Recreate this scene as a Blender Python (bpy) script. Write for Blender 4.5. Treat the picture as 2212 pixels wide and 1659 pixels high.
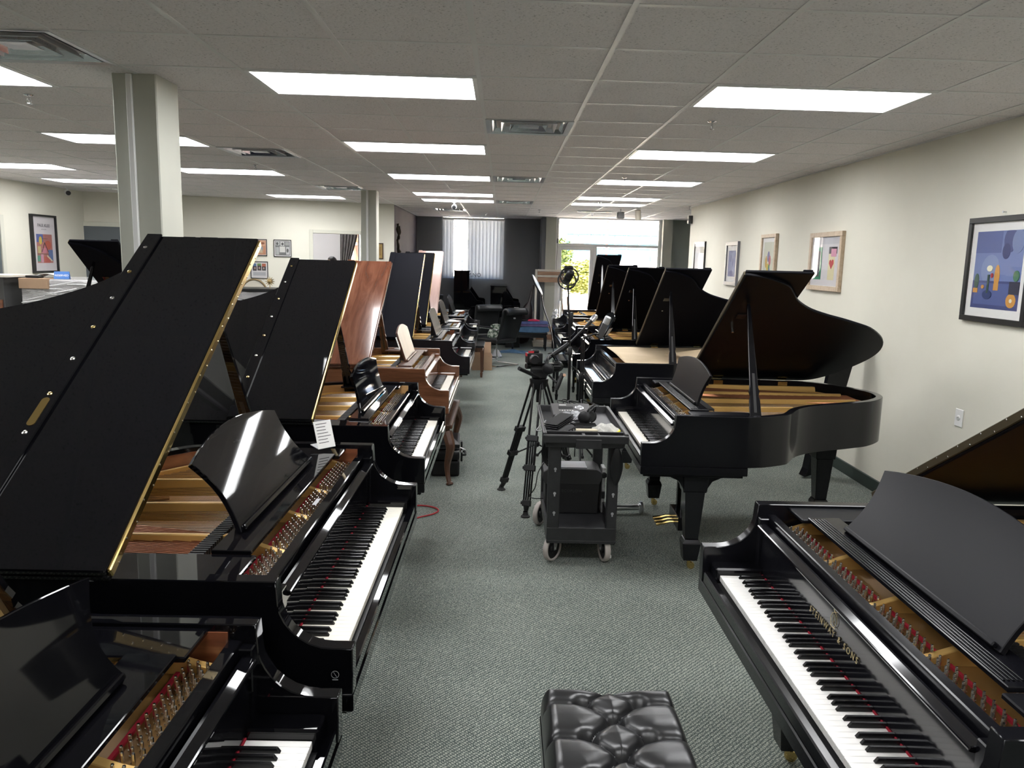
import bpy, bmesh, math, random
from mathutils import Vector, Matrix
random.seed(7)
for o in list(bpy.data.objects): bpy.data.objects.remove(o)
scene = bpy.context.scene
COL = scene.collection
PI = math.pi
R = math.radians

# ------------------------------------------------------------------ camera
F_PX, PITCH, YAW, ROLL = 1694.0, 0.157, 0.0141, 0.024
CAM_H, CEIL = 1.82, 2.748
cam_d = bpy.data.cameras.new('camera'); cam_d.sensor_fit = 'HORIZONTAL'
cam_d.sensor_width = 36.0; cam_d.lens = F_PX / 2212.0 * 36.0; cam_d.clip_start = 0.02; cam_d.clip_end = 400
cam = bpy.data.objects.new('camera', cam_d); COL.objects.link(cam)
fw = Vector((math.sin(YAW) * math.cos(PITCH), math.cos(YAW) * math.cos(PITCH), -math.sin(PITCH)))
r0 = Vector((math.cos(YAW), -math.sin(YAW), 0)); u0 = r0.cross(fw)
rr = r0 * math.cos(ROLL) + u0 * math.sin(ROLL); uu = u0 * math.cos(ROLL) - r0 * math.sin(ROLL)
cam.matrix_world = Matrix(((rr.x, uu.x, -fw.x, 0), (rr.y, uu.y, -fw.y, 0), (rr.z, uu.z, -fw.z, CAM_H), (0, 0, 0, 1)))
scene.camera = cam

# ------------------------------------------------------------------ sky and exposure
LAMP_POWER = 7.5          # radiance of the fluorescent diffusers
SKY_POWER = 0.60
EXPOSURE = 1.33
world = bpy.data.worlds.new('world'); scene.world = world; world.use_nodes = True
wn = world.node_tree.nodes; wl = world.node_tree.links
sky = wn.new('ShaderNodeTexSky'); sky.sky_type = 'NISHITA'
sky.sun_elevation = R(48); sky.sun_rotation = R(200); sky.sun_intensity = 0.45; sky.air_density = 1.0; sky.dust_density = 2.0
wl.new(sky.outputs[0], wn['Background'].inputs[0]); wn['Background'].inputs[1].default_value = SKY_POWER
vs = scene.view_settings
vs.view_transform = 'Standard'; vs.look = 'None'; vs.exposure = EXPOSURE; vs.gamma = 1.0; vs.use_curve_mapping = False

# ------------------------------------------------------------------ materials
MATS = {}
def mat(name, col=(.5, .5, .5), rough=.5, metal=0.0, spec=.5, coat=0.0, coat_rough=.05, emit=None, emit_s=0.0, trans=0.0, alpha=1.0, sheen=0.0, ior=None):
    m = bpy.data.materials.new(name); m.use_nodes = True
    b = m.node_tree.nodes['Principled BSDF']
    b.inputs['Base Color'].default_value = (*col, 1); b.inputs['Roughness'].default_value = rough
    b.inputs['Metallic'].default_value = metal; b.inputs['Specular IOR Level'].default_value = spec
    b.inputs['Coat Weight'].default_value = coat; b.inputs['Coat Roughness'].default_value = coat_rough
    b.inputs['Transmission Weight'].default_value = trans; b.inputs['Alpha'].default_value = alpha
    b.inputs['Sheen Weight'].default_value = sheen
    if ior: b.inputs['IOR'].default_value = ior
    if emit:
        b.inputs['Emission Color'].default_value = (*emit, 1); b.inputs['Emission Strength'].default_value = emit_s
    MATS[name] = m
    return m
def nodes(m): return m.node_tree.nodes, m.node_tree.links, m.node_tree.nodes['Principled BSDF']
def ramp(N, stops):
    r = N.new('ShaderNodeValToRGB'); e = r.color_ramp.elements
    while len(e) > 1: e.remove(e[-1])
    e[0].position = stops[0][0]; e[0].color = (*stops[0][1], 1)
    for p, c in stops[1:]:
        k = e.new(p); k.color = (*c, 1)
    return r
def coords(N, L, scale=(1, 1, 1), rot=(0, 0, 0), kind='Object'):
    t = N.new('ShaderNodeTexCoord'); mp = N.new('ShaderNodeMapping')
    mp.inputs['Scale'].default_value = scale; mp.inputs['Rotation'].default_value = rot
    L.new(t.outputs[kind], mp.inputs['Vector']); return mp
def noise(N, L, vec, scale=10, detail=4, rough=.55, dist=0.0):
    n = N.new('ShaderNodeTexNoise'); n.inputs['Scale'].default_value = scale; n.inputs['Detail'].default_value = detail
    n.inputs['Roughness'].default_value = rough; n.inputs['Distortion'].default_value = dist
    L.new(vec.outputs[0], n.inputs['Vector']); return n
def bump(N, L, b, src, strength=.2, dist=.01):
    k = N.new('ShaderNodeBump'); k.inputs['Strength'].default_value = strength; k.inputs['Distance'].default_value = dist
    L.new(src, k.inputs['Height']); L.new(k.outputs[0], b.inputs['Normal']); return k
def mottled(name, c0, c1, rough=.6, scale=8, stretch=(1, 1, 1), bumpy=0.0, lo=.35, hi=.65, **k):
    m = mat(name, c0, rough, **k); N, L, b = nodes(m)
    v = coords(N, L, stretch); n = noise(N, L, v, scale)
    r = ramp(N, [(lo, c0), (hi, c1)]); L.new(n.outputs[0], r.inputs[0]); L.new(r.outputs[0], b.inputs['Base Color'])
    if bumpy: bump(N, L, b, n.outputs[0], bumpy)
    return m
def woodmat(name, c0, c1, c2, rough=.3, stretch=(1, 14, 14), scale=2.2, coat=.0, coat_rough=.08):
    m = mat(name, c0, rough, coat=coat, coat_rough=coat_rough); N, L, b = nodes(m)
    v = coords(N, L, stretch); n = noise(N, L, v, scale, 6, .6, .6)
    v2 = coords(N, L, (1, 1, 1)); n2 = noise(N, L, v2, 1.3, 2)
    mx = N.new('ShaderNodeMath'); mx.operation = 'MULTIPLY_ADD'; mx.inputs[1].default_value = .3; 
    L.new(n2.outputs[0], mx.inputs[0]); L.new(n.outputs[0], mx.inputs[2])
    r = ramp(N, [(.45, c0), (.62, c1), (.8, c2)]); L.new(mx.outputs[0], r.inputs[0]); L.new(r.outputs[0], b.inputs['Base Color'])
    return m

# paint, carpet, ceiling
M_wall = mottled('wall_paint', (.70, .675, .58), (.74, .715, .62), .75, 1.2)
M_grime = mottled('wall_paint_scuffed', (.60, .58, .56), (.72, .70, .64), .7, 1.5, (1, 1.2, .25))
M_dark = mottled('dark_grey_paint', (.21, .215, .225), (.23, .235, .245), .8, 1.0)
M_plum = mottled('plum_paint', (.070, .048, .058), (.095, .068, .078), .7, 1.0)
M_greenwall = mottled('grey_green_paint', (.36, .38, .34), (.40, .42, .38), .8, 1.0)
M_trim = mat('cream_trim', (.62, .61, .52), .5)
M_base = mat('dark_green_vinyl', (.018, .03, .026), .45)
M_column = mottled('column_paint', (.42, .425, .37), (.46, .465, .405), .6, 1.3)
M_tile = mat('acoustic_tile', (.74, .72, .70), .92, spec=.15)
N, L, b = nodes(M_tile); v = coords(N, L); n1 = noise(N, L, v, 95, 3, .6); n2 = noise(N, L, v, 34, 2, .6)
r = ramp(N, [(.30, (.30, .29, .285)), (.38, (.75, .715, .71)), (.7, (.83, .79, .79))]); L.new(n1.outputs[0], r.inputs[0])
L.new(r.outputs[0], b.inputs['Base Color']); bump(N, L, b, n1.outputs[0], .5, .004)
M_tee = mat('white_tee', (.72, .71, .70), .45)
M_carpet = mat('carpet', (.1, .12, .11), .95, spec=.1)
N, L, b = nodes(M_carpet)
v = coords(N, L, (1, 1, 1), (0, 0, R(45)), 'Object')
w1 = N.new('ShaderNodeTexWave'); w1.inputs['Scale'].default_value = 21; w1.inputs['Distortion'].default_value = 3.0; w1.inputs['Detail'].default_value = 2; w1.inputs['Detail Scale'].default_value = 3
w1.bands_direction = 'X'; L.new(v.outputs[0], w1.inputs['Vector'])
w2 = N.new('ShaderNodeTexWave'); w2.inputs['Scale'].default_value = 30; w2.inputs['Distortion'].default_value = 4.0; w2.inputs['Detail'].default_value = 2; w2.inputs['Detail Scale'].default_value = 4
w2.bands_direction = 'Y'; L.new(v.outputs[0], w2.inputs['Vector'])
nz = noise(N, L, v, 210, 3, .7); nb = noise(N, L, v, 1.1, 2)
mul = N.new('ShaderNodeMath'); mul.operation = 'MULTIPLY'; L.new(w1.outputs['Fac'], mul.inputs[0]); L.new(w2.outputs['Fac'], mul.inputs[1])
ad = N.new('ShaderNodeMath'); ad.operation = 'MULTIPLY_ADD'; ad.inputs[1].default_value = .55; L.new(mul.outputs[0], ad.inputs[0]); L.new(nz.outputs[0], ad.inputs[2])
ad2 = N.new('ShaderNodeMath'); ad2.operation = 'MULTIPLY_ADD'; ad2.inputs[1].default_value = .25; L.new(nb.outputs[0], ad2.inputs[0]); L.new(ad.outputs[0], ad2.inputs[2])
r = ramp(N, [(.46, (.022, .030, .027)), (.66, (.085, .106, .098)), (.86, (.26, .285, .26)), (1.0, (.40, .41, .35))]); L.new(ad2.outputs[0], r.inputs[0]); L.new(r.outputs[0], b.inputs['Base Color'])
bump(N, L, b, ad.outputs[0], .6, .004)
M_diff = mat('lamp_diffuser', (.9, .9, .9), .5, emit=(.975, .985, 1.0), emit_s=LAMP_POWER)
M_lampframe = mat('lamp_frame_white', (.75, .75, .74), .4)
M_chrome = mat('chrome', (.75, .76, .78), .12, metal=1.0)
M_alu = mat('brushed_aluminium', (.62, .63, .65), .32, metal=1.0)
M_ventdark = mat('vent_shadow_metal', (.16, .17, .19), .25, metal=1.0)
def glassmat(name, tint=(.97, .98, .98), refl=1.0):
    m = mat(name); N, L, b = nodes(m)
    tr = N.new('ShaderNodeBsdfTransparent'); tr.inputs[0].default_value = (*tint, 1); gl = N.new('ShaderNodeBsdfGlossy'); gl.inputs['Roughness'].default_value = .015
    fr = N.new('ShaderNodeFresnel'); fr.inputs[0].default_value = 1.45; ge = N.new('ShaderNodeNewGeometry'); iv_ = N.new('ShaderNodeMath'); iv_.operation = 'SUBTRACT'; iv_.inputs[0].default_value = 1.0; L.new(ge.outputs['Backfacing'], iv_.inputs[1]); m2 = N.new('ShaderNodeMath'); m2.operation = 'MULTIPLY'; mx = N.new('ShaderNodeMixShader'); ml = N.new('ShaderNodeMath'); ml.operation = 'MULTIPLY'; ml.inputs[1].default_value = refl
    L.new(fr.outputs[0], ml.inputs[0]); L.new(ml.outputs[0], m2.inputs[0]); L.new(iv_.outputs[0], m2.inputs[1]); L.new(m2.outputs[0], mx.inputs[0]); L.new(tr.outputs[0], mx.inputs[1]); L.new(gl.outputs[0], mx.inputs[2]); L.new(mx.outputs[0], N['Material Output'].inputs[0]); return m
M_glass = glassmat('window_glass')
# piano finishes
M_gloss = mat('black_polyester', (.003, .003, .004), .03, spec=.38)
M_satin = mat('black_satin_lacquer', (.006, .006, .008), .17, spec=.32)
M_mattelid = mat('black_matte_lid', (.005, .005, .008), .75, spec=.06)
M_satinlid = mat('black_satin_lid', (.005, .005, .007), .30, spec=.10)
M_satindesk = mat('black_satin_desk', (.006, .006, .008), .34, spec=.12)
M_satinfall = mat('black_satin_fallboard', (.006, .006, .008), .09, spec=.5)
M_golddark = mat('dark_bronze_plate', (.24, .13, .04), .4, metal=.4)
M_hingedark = mat('aged_brass_hinge', (.085, .066, .035), .4, metal=.5)
M_satin2 = mat('black_worn_lacquer', (.008, .008, .010), .15, spec=.5)
M_mahog = woodmat('red_mahogany_lid', (.075, .025, .014), (.115, .040, .022), (.16, .065, .036), .16, (1.2, 10, 10), 1.6, .5)
M_walnut = woodmat('walnut_case', (.07, .027, .013), (.12, .048, .022), (.17, .072, .036), .24, (10, 1.2, 10), 1.8, .4)
M_darkwood = woodmat('dark_walnut', (.035, .014, .008), (.07, .028, .014), (.11, .05, .026), .38, (8, 8, 1.2), 2.5, .0)
M_pinksheen = woodmat('mahogany_pink_sheen', (.19, .11, .09), (.25, .15, .125), (.30, .185, .155), .3, (1.2, 10, 10), 1.6, .5)  # pinkish base colour carries the light reflected on the mahogany
M_inner = woodmat('mahogany_inner_rim', (.09, .026, .012), (.16, .050, .022), (.22, .08, .036), .3, (3, 3, 16), 2.2, .3)
M_maple = woodmat('golden_maple', (.34, .18, .065), (.44, .25, .10), (.50, .31, .14), .35, (2, 2, 14), 2.0, .2)
M_spruce = woodmat('soundboard_spruce', (.30, .145, .05), (.38, .20, .075), (.44, .25, .11), .35, (14, 1.2, 1), 1.8, .3)
M_gold = mat('bronze_plate', (.68, .43, .14), .36, metal=.40)
N, L, b = nodes(M_gold); v = coords(N, L); n = noise(N, L, v, 60, 3); bump(N, L, b, n.outputs[0], .06, .003)
M_brass = mat('polished_brass', (.72, .52, .20), .2, metal=1.0)
M_copper = mat('copper_winding', (.36, .15, .075), .35, metal=.8)
M_steel = mat('steel_wire', (.60, .57, .53), .25, metal=1.0)
M_pin = mat('nickel_pin', (.68, .66, .62), .22, metal=1.0)
M_felt = mat('red_felt', (.32, .02, .035), .95, spec=.1)
M_whitekey = mat('ivory_key', (.78, .75, .66), .16, spec=.5)
M_whitekey2 = mat('white_acrylic_key', (.80, .79, .76), .12, spec=.5)
M_blackkey = mat('ebony_key', (.007, .007, .008), .22, spec=.45)
M_damper = mat('damper_black', (.012, .012, .013), .5)
M_goldtext = mat('gold_leaf', (.62, .50, .26), .35, metal=.7)
M_greytext = mat('grey_print', (.30, .30, .31), .5)
# misc
M_blackplast = mat('black_plastic', (.008, .008, .009), .42, spec=.35)
M_blackmetal = mat('black_metal', (.012, .012, .013), .3, metal=.3)
M_rubber = mat('black_rubber', (.018, .018, .018), .8)
M_cart = mottled('cart_grey_plastic', (.013, .013, .0145), (.020, .020, .022), .45, 20, bumpy=.05)
M_tyre = mat('grey_tyre', (.44, .40, .37), .6)
M_zinc = mat('zinc_plate', (.55, .56, .57), .35, metal=.9)
M_leather = mat('black_leather', (.012, .012, .013), .30, spec=.55)
N, L, b = nodes(M_leather); v = coords(N, L); n = noise(N, L, v, 55, 5, .6); bump(N, L, b, n.outputs[0], .10, .003)
M_officeleather = mat('office_leather', (.010, .0105, .012), .38, spec=.35)
M_card = mottled('cardboard', (.34, .22, .14), (.38, .25, .16), .8, 6)
M_kraft = mottled('kraft_paper', (.52, .40, .25), (.62, .49, .33), .75, 3, bumpy=.15)
M_paper = mat('white_paper', (.80, .79, .77), .6)
M_print = mat('black_print', (.03, .03, .035), .6)
M_red = mat('red_plastic', (.45, .02, .03), .45)
M_redcloth = mottled('red_cloth', (.38, .01, .05), (.55, .02, .09), .9, 12)
M_blue = mottled('blue_moving_blanket', (.035, .085, .16), (.055, .12, .21), .9, 14, bumpy=.3)
M_navy = mottled('navy_blanket', (.05, .065, .17), (.09, .11, .26), .9, 10, bumpy=.3)
M_violet = mottled('violet_blanket', (.07, .05, .12), (.11, .08, .17), .9, 10, bumpy=.3)
M_cloth = mottled('grey_white_cloth', (.42, .41, .38), (.62, .61, .57), .95, 9, bumpy=.3)
M_yellow = mat('yellow_plastic', (.75, .68, .03), .5)
M_grey = mat('device_grey', (.05, .05, .051), .45)
M_greylight = mat('light_grey_plastic', (.35, .35, .36), .5)
M_lid_pale = mat('pale_panel', (.42, .44, .50), .4)
M_pine = woodmat('pine_board', (.30, .17, .105), (.38, .22, .14), (.43, .27, .17), .6, (1.5, 10, 10), 2.5)
M_pinewhite = mottled('pale_timber', (.62, .58, .50), (.72, .68, .60), .6, 4)
M_greydoor = mat('grey_blue_door', (.10, .115, .125), .55)
M_greycurtain = mottled('grey_curtain', (.12, .11, .105), (.17, .16, .155), .9, 12)
M_film = mottled('stretch_film', (.42, .41, .42), (.56, .55, .55), .18, 3.2, (1, 1, 2.5), lo=.3, hi=.7, coat=.6)
N, L, b = nodes(M_film); v = coords(N, L, (2, 2, 5)); n = noise(N, L, v, 4.5, 5, .7, 2.5); bump(N, L, b, n.outputs[0], .8, .03)
M_plasticwrap = mat('clear_plastic_bag', (.75, .76, .78), .12, trans=.55, ior=1.2)
M_blind = mat('vertical_blind_vane', (.45, .47, .50), .7, trans=0.0)
N, L, b = nodes(M_blind)
tl = N.new('ShaderNodeBsdfTranslucent'); tl.inputs[0].default_value = (.80, .85, .90, 1); ms = N.new('ShaderNodeMixShader'); ms.inputs[0].default_value = .10
L.new(b.outputs[0], ms.inputs[1]); L.new(tl.outputs[0], ms.inputs[2]); L.new(ms.outputs[0], N['Material Output'].inputs[0])

# ------------------------------------------------------------------ mesh helpers
class MB:
    """collects shapes for ONE mesh object"""
    def __init__(s): s.v = []; s.f = []
    def add(s, vs, fs, M=None):
        k = len(s.v)
        s.v += [tuple(M @ Vector(p)) if M is not None else tuple(p) for p in vs]
        s.f += [tuple(i + k for i in f) for f in fs]; return s
    def box(s, x0, x1, y0, y1, z0, z1, M=None):
        return s.add([(x0, y0, z0), (x1, y0, z0), (x1, y1, z0), (x0, y1, z0), (x0, y0, z1), (x1, y0, z1), (x1, y1, z1), (x0, y1, z1)],
                     [(3, 2, 1, 0), (4, 5, 6, 7), (0, 1, 5, 4), (1, 2, 6, 5), (2, 3, 7, 6), (3, 0, 4, 7)], M)
    def cbox(s, c, d, M=None):
        return s.box(c[0] - d[0] / 2, c[0] + d[0] / 2, c[1] - d[1] / 2, c[1] + d[1] / 2, c[2] - d[2] / 2, c[2] + d[2] / 2, M)
    def taper(s, c0, d0, c1, d1, M=None):
        """frustum between two horizontal rectangles (centre xyz, size xy)"""
        def q(c, d): return [(c[0] - d[0] / 2, c[1] - d[1] / 2, c[2]), (c[0] + d[0] / 2, c[1] - d[1] / 2, c[2]), (c[0] + d[0] / 2, c[1] + d[1] / 2, c[2]), (c[0] - d[0] / 2, c[1] + d[1] / 2, c[2])]
        return s.add(q(c0, d0) + q(c1, d1), [(3, 2, 1, 0), (4, 5, 6, 7), (0, 1, 5, 4), (1, 2, 6, 5), (2, 3, 7, 6), (3, 0, 4, 7)], M)
    def prism(s, poly, a, b, axis='z', M=None):
        """extrude a 2d polygon; axis x: poly=(y,z), y: (x,z), z: (x,y)"""
        n = len(poly)
        def P(p, t): return (t, p[0], p[1]) if axis == 'x' else ((p[0], t, p[1]) if axis == 'y' else (p[0], p[1], t))
        vs = [P(p, a) for p in poly] + [P(p, b) for p in poly]
        fs = [tuple(range(n))[::-1], tuple(range(n, 2 * n))] + [(i, (i + 1) % n, n + (i + 1) % n, n + i) for i in range(n)]
        return s.add(vs, fs, M)
    def tube(s, path, r, n=8, caps=True, M=None, closed=False):
        pts = [Vector(p) for p in path]; m = len(pts); rs = r if isinstance(r, (list, tuple)) else [r] * m
        vs = []; prev = None
        for i, p in enumerate(pts):
            if closed: t = (pts[(i + 1) % m] - pts[i - 1])
            else: t = (pts[min(i + 1, m - 1)] - pts[max(i - 1, 0)])
            t.normalize()
            if prev is None:
                a = Vector((0, 0, 1)) if abs(t.z) < .9 else Vector((1, 0, 0)); u = t.cross(a).normalized()
            else:
                u = (prev - t * prev.dot(t)).normalized()
            prev = u; w = t.cross(u)
            vs += [tuple(p + (u * math.cos(2 * PI * k / n) + w * math.sin(2 * PI * k / n)) * rs[i]) for k in range(n)]
        fs = []
        for i in range(m if closed else m - 1):
            j = (i + 1) % m
            fs += [(i * n + k, i * n + (k + 1) % n, j * n + (k + 1) % n, j * n + k) for k in range(n)]
        if caps and not closed: fs += [tuple(range(n))[::-1], tuple(range((m - 1) * n, m * n))]
        return s.add(vs, fs, M)
    def cyl(s, p0, p1, r, n=12, M=None): return s.tube([p0, p1], r, n, True, M)
    def lathe(s, prof, n=16, M=None, c=(0, 0, 0)):
        """profile of (radius, z)"""
        m = len(prof); vs = [(c[0] + r * math.cos(2 * PI * k / n), c[1] + r * math.sin(2 * PI * k / n), c[2] + z) for r, z in prof for k in range(n)]
        fs = [(i * n + k, i * n + (k + 1) % n, (i + 1) * n + (k + 1) % n, (i + 1) * n + k) for i in range(m - 1) for k in range(n)]
        fs += [tuple(range(n))[::-1], tuple(range((m - 1) * n, m * n))]
        return s.add(vs, fs, M)
    def grid(s, fn, nu, nv, M=None):
        vs = [fn(i / nu, j / nv) for j in range(nv + 1) for i in range(nu + 1)]
        fs = [(j * (nu + 1) + i, j * (nu + 1) + i + 1, (j + 1) * (nu + 1) + i + 1, (j + 1) * (nu + 1) + i) for j in range(nv) for i in range(nu)]
        return s.add(vs, fs, M)
    def mesh(s, name, bevel=0.0, seg=1, smooth=False, angle=35, fix=True):
        me = bpy.data.meshes.new(name); me.from_pydata(s.v, [], s.f)
        bm = bmesh.new(); bm.from_mesh(me)
        if fix: bmesh.ops.recalc_face_normals(bm, faces=bm.faces)
        if bevel:
            es = [e for e in bm.edges if len(e.link_faces) == 2 and e.calc_face_angle(0) > R(angle)]
            bmesh.ops.bevel(bm, geom=es, offset=bevel, segments=seg, profile=.6, affect='EDGES', clamp_overlap=True)
        if smooth:
            for f in bm.faces: f.smooth = True
            for e in bm.edges:
                if len(e.link_faces) == 2 and e.calc_face_angle(0) > R(38): e.smooth = False
        bm.to_mesh(me); bm.free(); me.update(); return me
    def build(s, name, m, parent=None, bevel=0.0, seg=1, smooth=False, loc=None, kind=None, label=None):
        me = s.mesh(name, bevel, seg, smooth); me.materials.append(m)
        return obj(name, me, parent, loc, kind, label)
def obj(name, me, parent=None, loc=None, kind=None, label=None):
    o = bpy.data.objects.new(name, me); COL.objects.link(o)
    if parent is not None: o.parent = parent
    if loc is not None: o.location = loc
    if kind: o['kind'] = kind
    if label: o['label'] = label
    return o
def thing(name, label, cat, loc=(0, 0, 0), rotz=0.0, group=None):
    o = bpy.data.objects.new(name, None); COL.objects.link(o); o.empty_display_size = .1
    o.location = loc; o.rotation_euler = (0, 0, rotz); o['label'] = label; o['category'] = cat
    if group: o['group'] = group
    return o
def tag(o, label, cat, group=None):
    o['label'] = label; o['category'] = cat
    if group: o['group'] = group
    return o
def struct(o, label=None, cat=None):
    o['kind'] = 'structure'
    if label: o['label'] = label
    if cat: o['category'] = cat
    return o
def copy_tree(o, parent=None):
    c = o.copy(); COL.objects.link(c); c.parent = parent
    for ch in list(o.children): copy_tree(ch, c)
    return c
def rotm(rx=0, ry=0, rz=0, t=(0, 0, 0)):
    return Matrix.Translation(t) @ Matrix.Rotation(rz, 4, 'Z') @ Matrix.Rotation(ry, 4, 'Y') @ Matrix.Rotation(rx, 4, 'X')
def text_mesh(body, size, extrude=.0006, align='CENTER', spacing=1.0, font=None):
    c = bpy.data.curves.new('lettering', 'FONT'); c.body = body; c.size = size; c.extrude = extrude; c.align_x = align; c.align_y = 'CENTER'; c.space_character = spacing
    c.resolution_u = 3
    o = bpy.data.objects.new('lettering_tmp', c); COL.objects.link(o)
    dg = bpy.context.evaluated_depsgraph_get(); me = bpy.data.meshes.new_from_object(o.evaluated_get(dg))
    bpy.data.objects.remove(o); me.name = 'lettering'; return me
def text_obj(body, size, m, parent, M, name='lettering', mirror=False, **k):
    me = text_mesh(body, size, **k); me.materials.clear(); me.materials.append(m)
    if mirror: me.transform(Matrix.Scale(-1, 4, (1, 0, 0))); me.flip_normals()
    o = obj(name, me, parent); o.matrix_local = M; return o
def catmull(pts, n=8):
    P = [Vector(p) for p in pts]; out = []
    for i in range(len(P) - 1):
        a, b_, c, d = P[max(i - 1, 0)], P[i], P[i + 1], P[min(i + 2, len(P) - 1)]
        for k in range(n):
            t = k / n
            out.append(tuple(.5 * ((2 * b_) + (c - a) * t + (2 * a - 5 * b_ + 4 * c - d) * t * t + (3 * b_ - a - 3 * c + d) * t ** 3)))
    out.append(tuple(P[-1])); return out
# ================================================================== THE ROOM
def sbox(name, m, *a, label=None, bevel=0.0):
    return struct(MB().box(*a).build(name, m, bevel=bevel), label)
floor = sbox('floor', M_carpet, -7.1, 6.2, -2.2, 18.5, -.12, 0.0)
# ---- walls
wall_right = sbox('wall_right', M_wall, 3.10, 3.28, -2.2, 13.30, 0, CEIL + .2)
sbox('wall_behind', M_wall, -7.1, 3.28, -2.35, -2.2, 0, CEIL + .2)
sbox('wall_left', M_wall, -7.05, -6.85, -2.2, 13.12, 0, CEIL + .2)
sbox('wall_alcove_side', M_greenwall, 5.6, 5.75, 13.30, 17.5, 0, CEIL + .2)
sbox('wall_alcove_near', M_greenwall, 3.28, 5.75, 13.12, 13.30, 0, CEIL + .2)
sbox('wall_alcove_far', M_greenwall, 3.62, 5.75, 17.35, 17.5, 0, CEIL + .2)
sbox('wall_alcove_pier', M_column, 3.42, 3.62, 17.15, 17.5, 0, CEIL + .2)
sbox('wall_plum', M_plum, -2.12, -2.0, 14.35, 18.4, 0, CEIL + .2)
# recess wall with the blind window
sbox('wall_recess_left', M_dark, -2.0, -1.40, 18.25, 18.4, 0, CEIL + .2)
sbox('wall_recess_sill', M_dark, -1.40, -.02, 18.25, 18.4, 0, 1.37)
sbox('wall_recess_right', M_dark, -.02, .90, 18.25, 18.4, 0, CEIL + .2)
sbox('wall_pier_dark', M_dark, .82, .90, 17.28, 18.25, 0, CEIL + .2)
sbox('wall_pier', M_column, .90, 1.12, 17.22, 18.4, 0, CEIL + .2)
# baseboards
bb = MB(); bb.prism([(0, 0), (.014, 0), (.010, .10), (0, .105)], -2.2, 13.29, 'y', Matrix.Translation((3.10, 0, 0)) @ Matrix.Scale(-1, 4, (1, 0, 0)))
struct(bb.build('baseboard_right', M_base))
struct(MB().box(-6.85, -6.838, -2.2, 13.1, 0, .10).build('baseboard_left', M_base))
# ---- the wall behind the left half, slightly off square
BA = 14.255
BW = rotm(0, 0, R(BA), (-6.9, 13.1, 0))
def bwall(name, m, s0, s1, t0, t1, z0, z1, parent=None, bevel=0.0):
    o = MB().box(s0, s1, t0, t1, z0, z1).build(name, m, parent, bevel=bevel)
    if parent is None: o.matrix_world = BW
    return o
struct(bwall('wall_back', M_wall, -.2, 3.664, 0, .14, 0, CEIL + .2))
struct(bwall('wall_back_end', M_wall, 4.486, 5.08, 0, .14, 0, CEIL + .2))
struct(bwall('wall_back_header', M_wall, 3.664, 4.486, 0, .14, 2.2, CEIL + .2))
# doorway trim
dt = MB().box(3.60, 3.664, -.02, .02, 0, 2.26).box(4.486, 4.55, -.02, .02, 0, 2.26).box(3.664, 4.486, -.02, .02, 2.2, 2.26)
o = dt.build('trim_1', M_trim, bevel=.004); o.matrix_world = BW; struct(o)
# grey door with its cream frame
d1 = bwall('door_1', M_greydoor, -.03, .92, -.03, -.005, 0, 2.2); struct(d1)
MB().box(-.10, -.03, -.035, 0, 0, 2.27).box(.92, .99, -.035, 0, 0, 2.27).box(-.03, .92, -.035, 0, 2.2, 2.27).build('door_frame', M_trim, d1, bevel=.004)
MB().cyl((.83, -.035, 1.02), (.83, -.085, 1.02), .011, 10).cyl((.83, -.08, 1.02), (.72, -.08, 1.02), .009, 10).build('door_handle', M_alu, d1)
# opening at the very left (door jamb of a side room)
o = MB().box(-6.848, -6.80, 10.86, 10.94, 0, 2.26).box(-6.848, -6.80, 10.0, 10.08, 0, 2.26).box(-6.848, -6.80, 10.08, 10.86, 2.19, 2.26).build('door_2', M_trim, bevel=.004); struct(o)
MB().box(-6.846, -6.82, 10.08, 10.86, 0, 2.19).build('door_leaf', M_greydoor, o)
# ---- office behind the doorway
ofw = mat('office_white', (.68, .66, .66), .8)
struct(bwall('wall_office_far', ofw, 2.2, 4.36, 2.4, 2.52, 0, CEIL + .2))
struct(bwall('wall_office_far_header', ofw, 4.36, 4.90, 2.4, 2.52, 2.35, CEIL + .2))
struct(bwall('wall_office_far_sill', ofw, 4.36, 4.90, 2.4, 2.52, 0, .8))
struct(bwall('wall_office_left', ofw, 2.1, 2.2, .14, 2.52, 0, CEIL + .2))
struct(bwall('floor_office', M_carpet, 2.1, 4.90, .0, 2.52, -.1, .001))
struct(bwall('ceiling_office', M_tile, 2.1, 4.90, .14, 2.52, CEIL, CEIL + .15))
o = bwall('window_3', M_lampframe, 4.36, 4.90, 2.42, 2.46, .8, .86); struct(o)
MB().box(4.36, 4.40, 2.42, 2.46, .86, 2.35).box(4.86, 4.90, 2.42, 2.46, .86, 2.35).box(4.61, 4.635, 2.42, 2.46, .86, 2.35).box(4.40, 4.86, 2.42, 2.46, 2.29, 2.35).build('window_frame', M_greydoor, o)
MB().box(4.40, 4.61, 2.435, 2.442, .86, 2.29).build('pane', M_glass, o); MB().box(4.635, 4.86, 2.435, 2.442, .86, 2.29).build('pane', M_glass, o)
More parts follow.
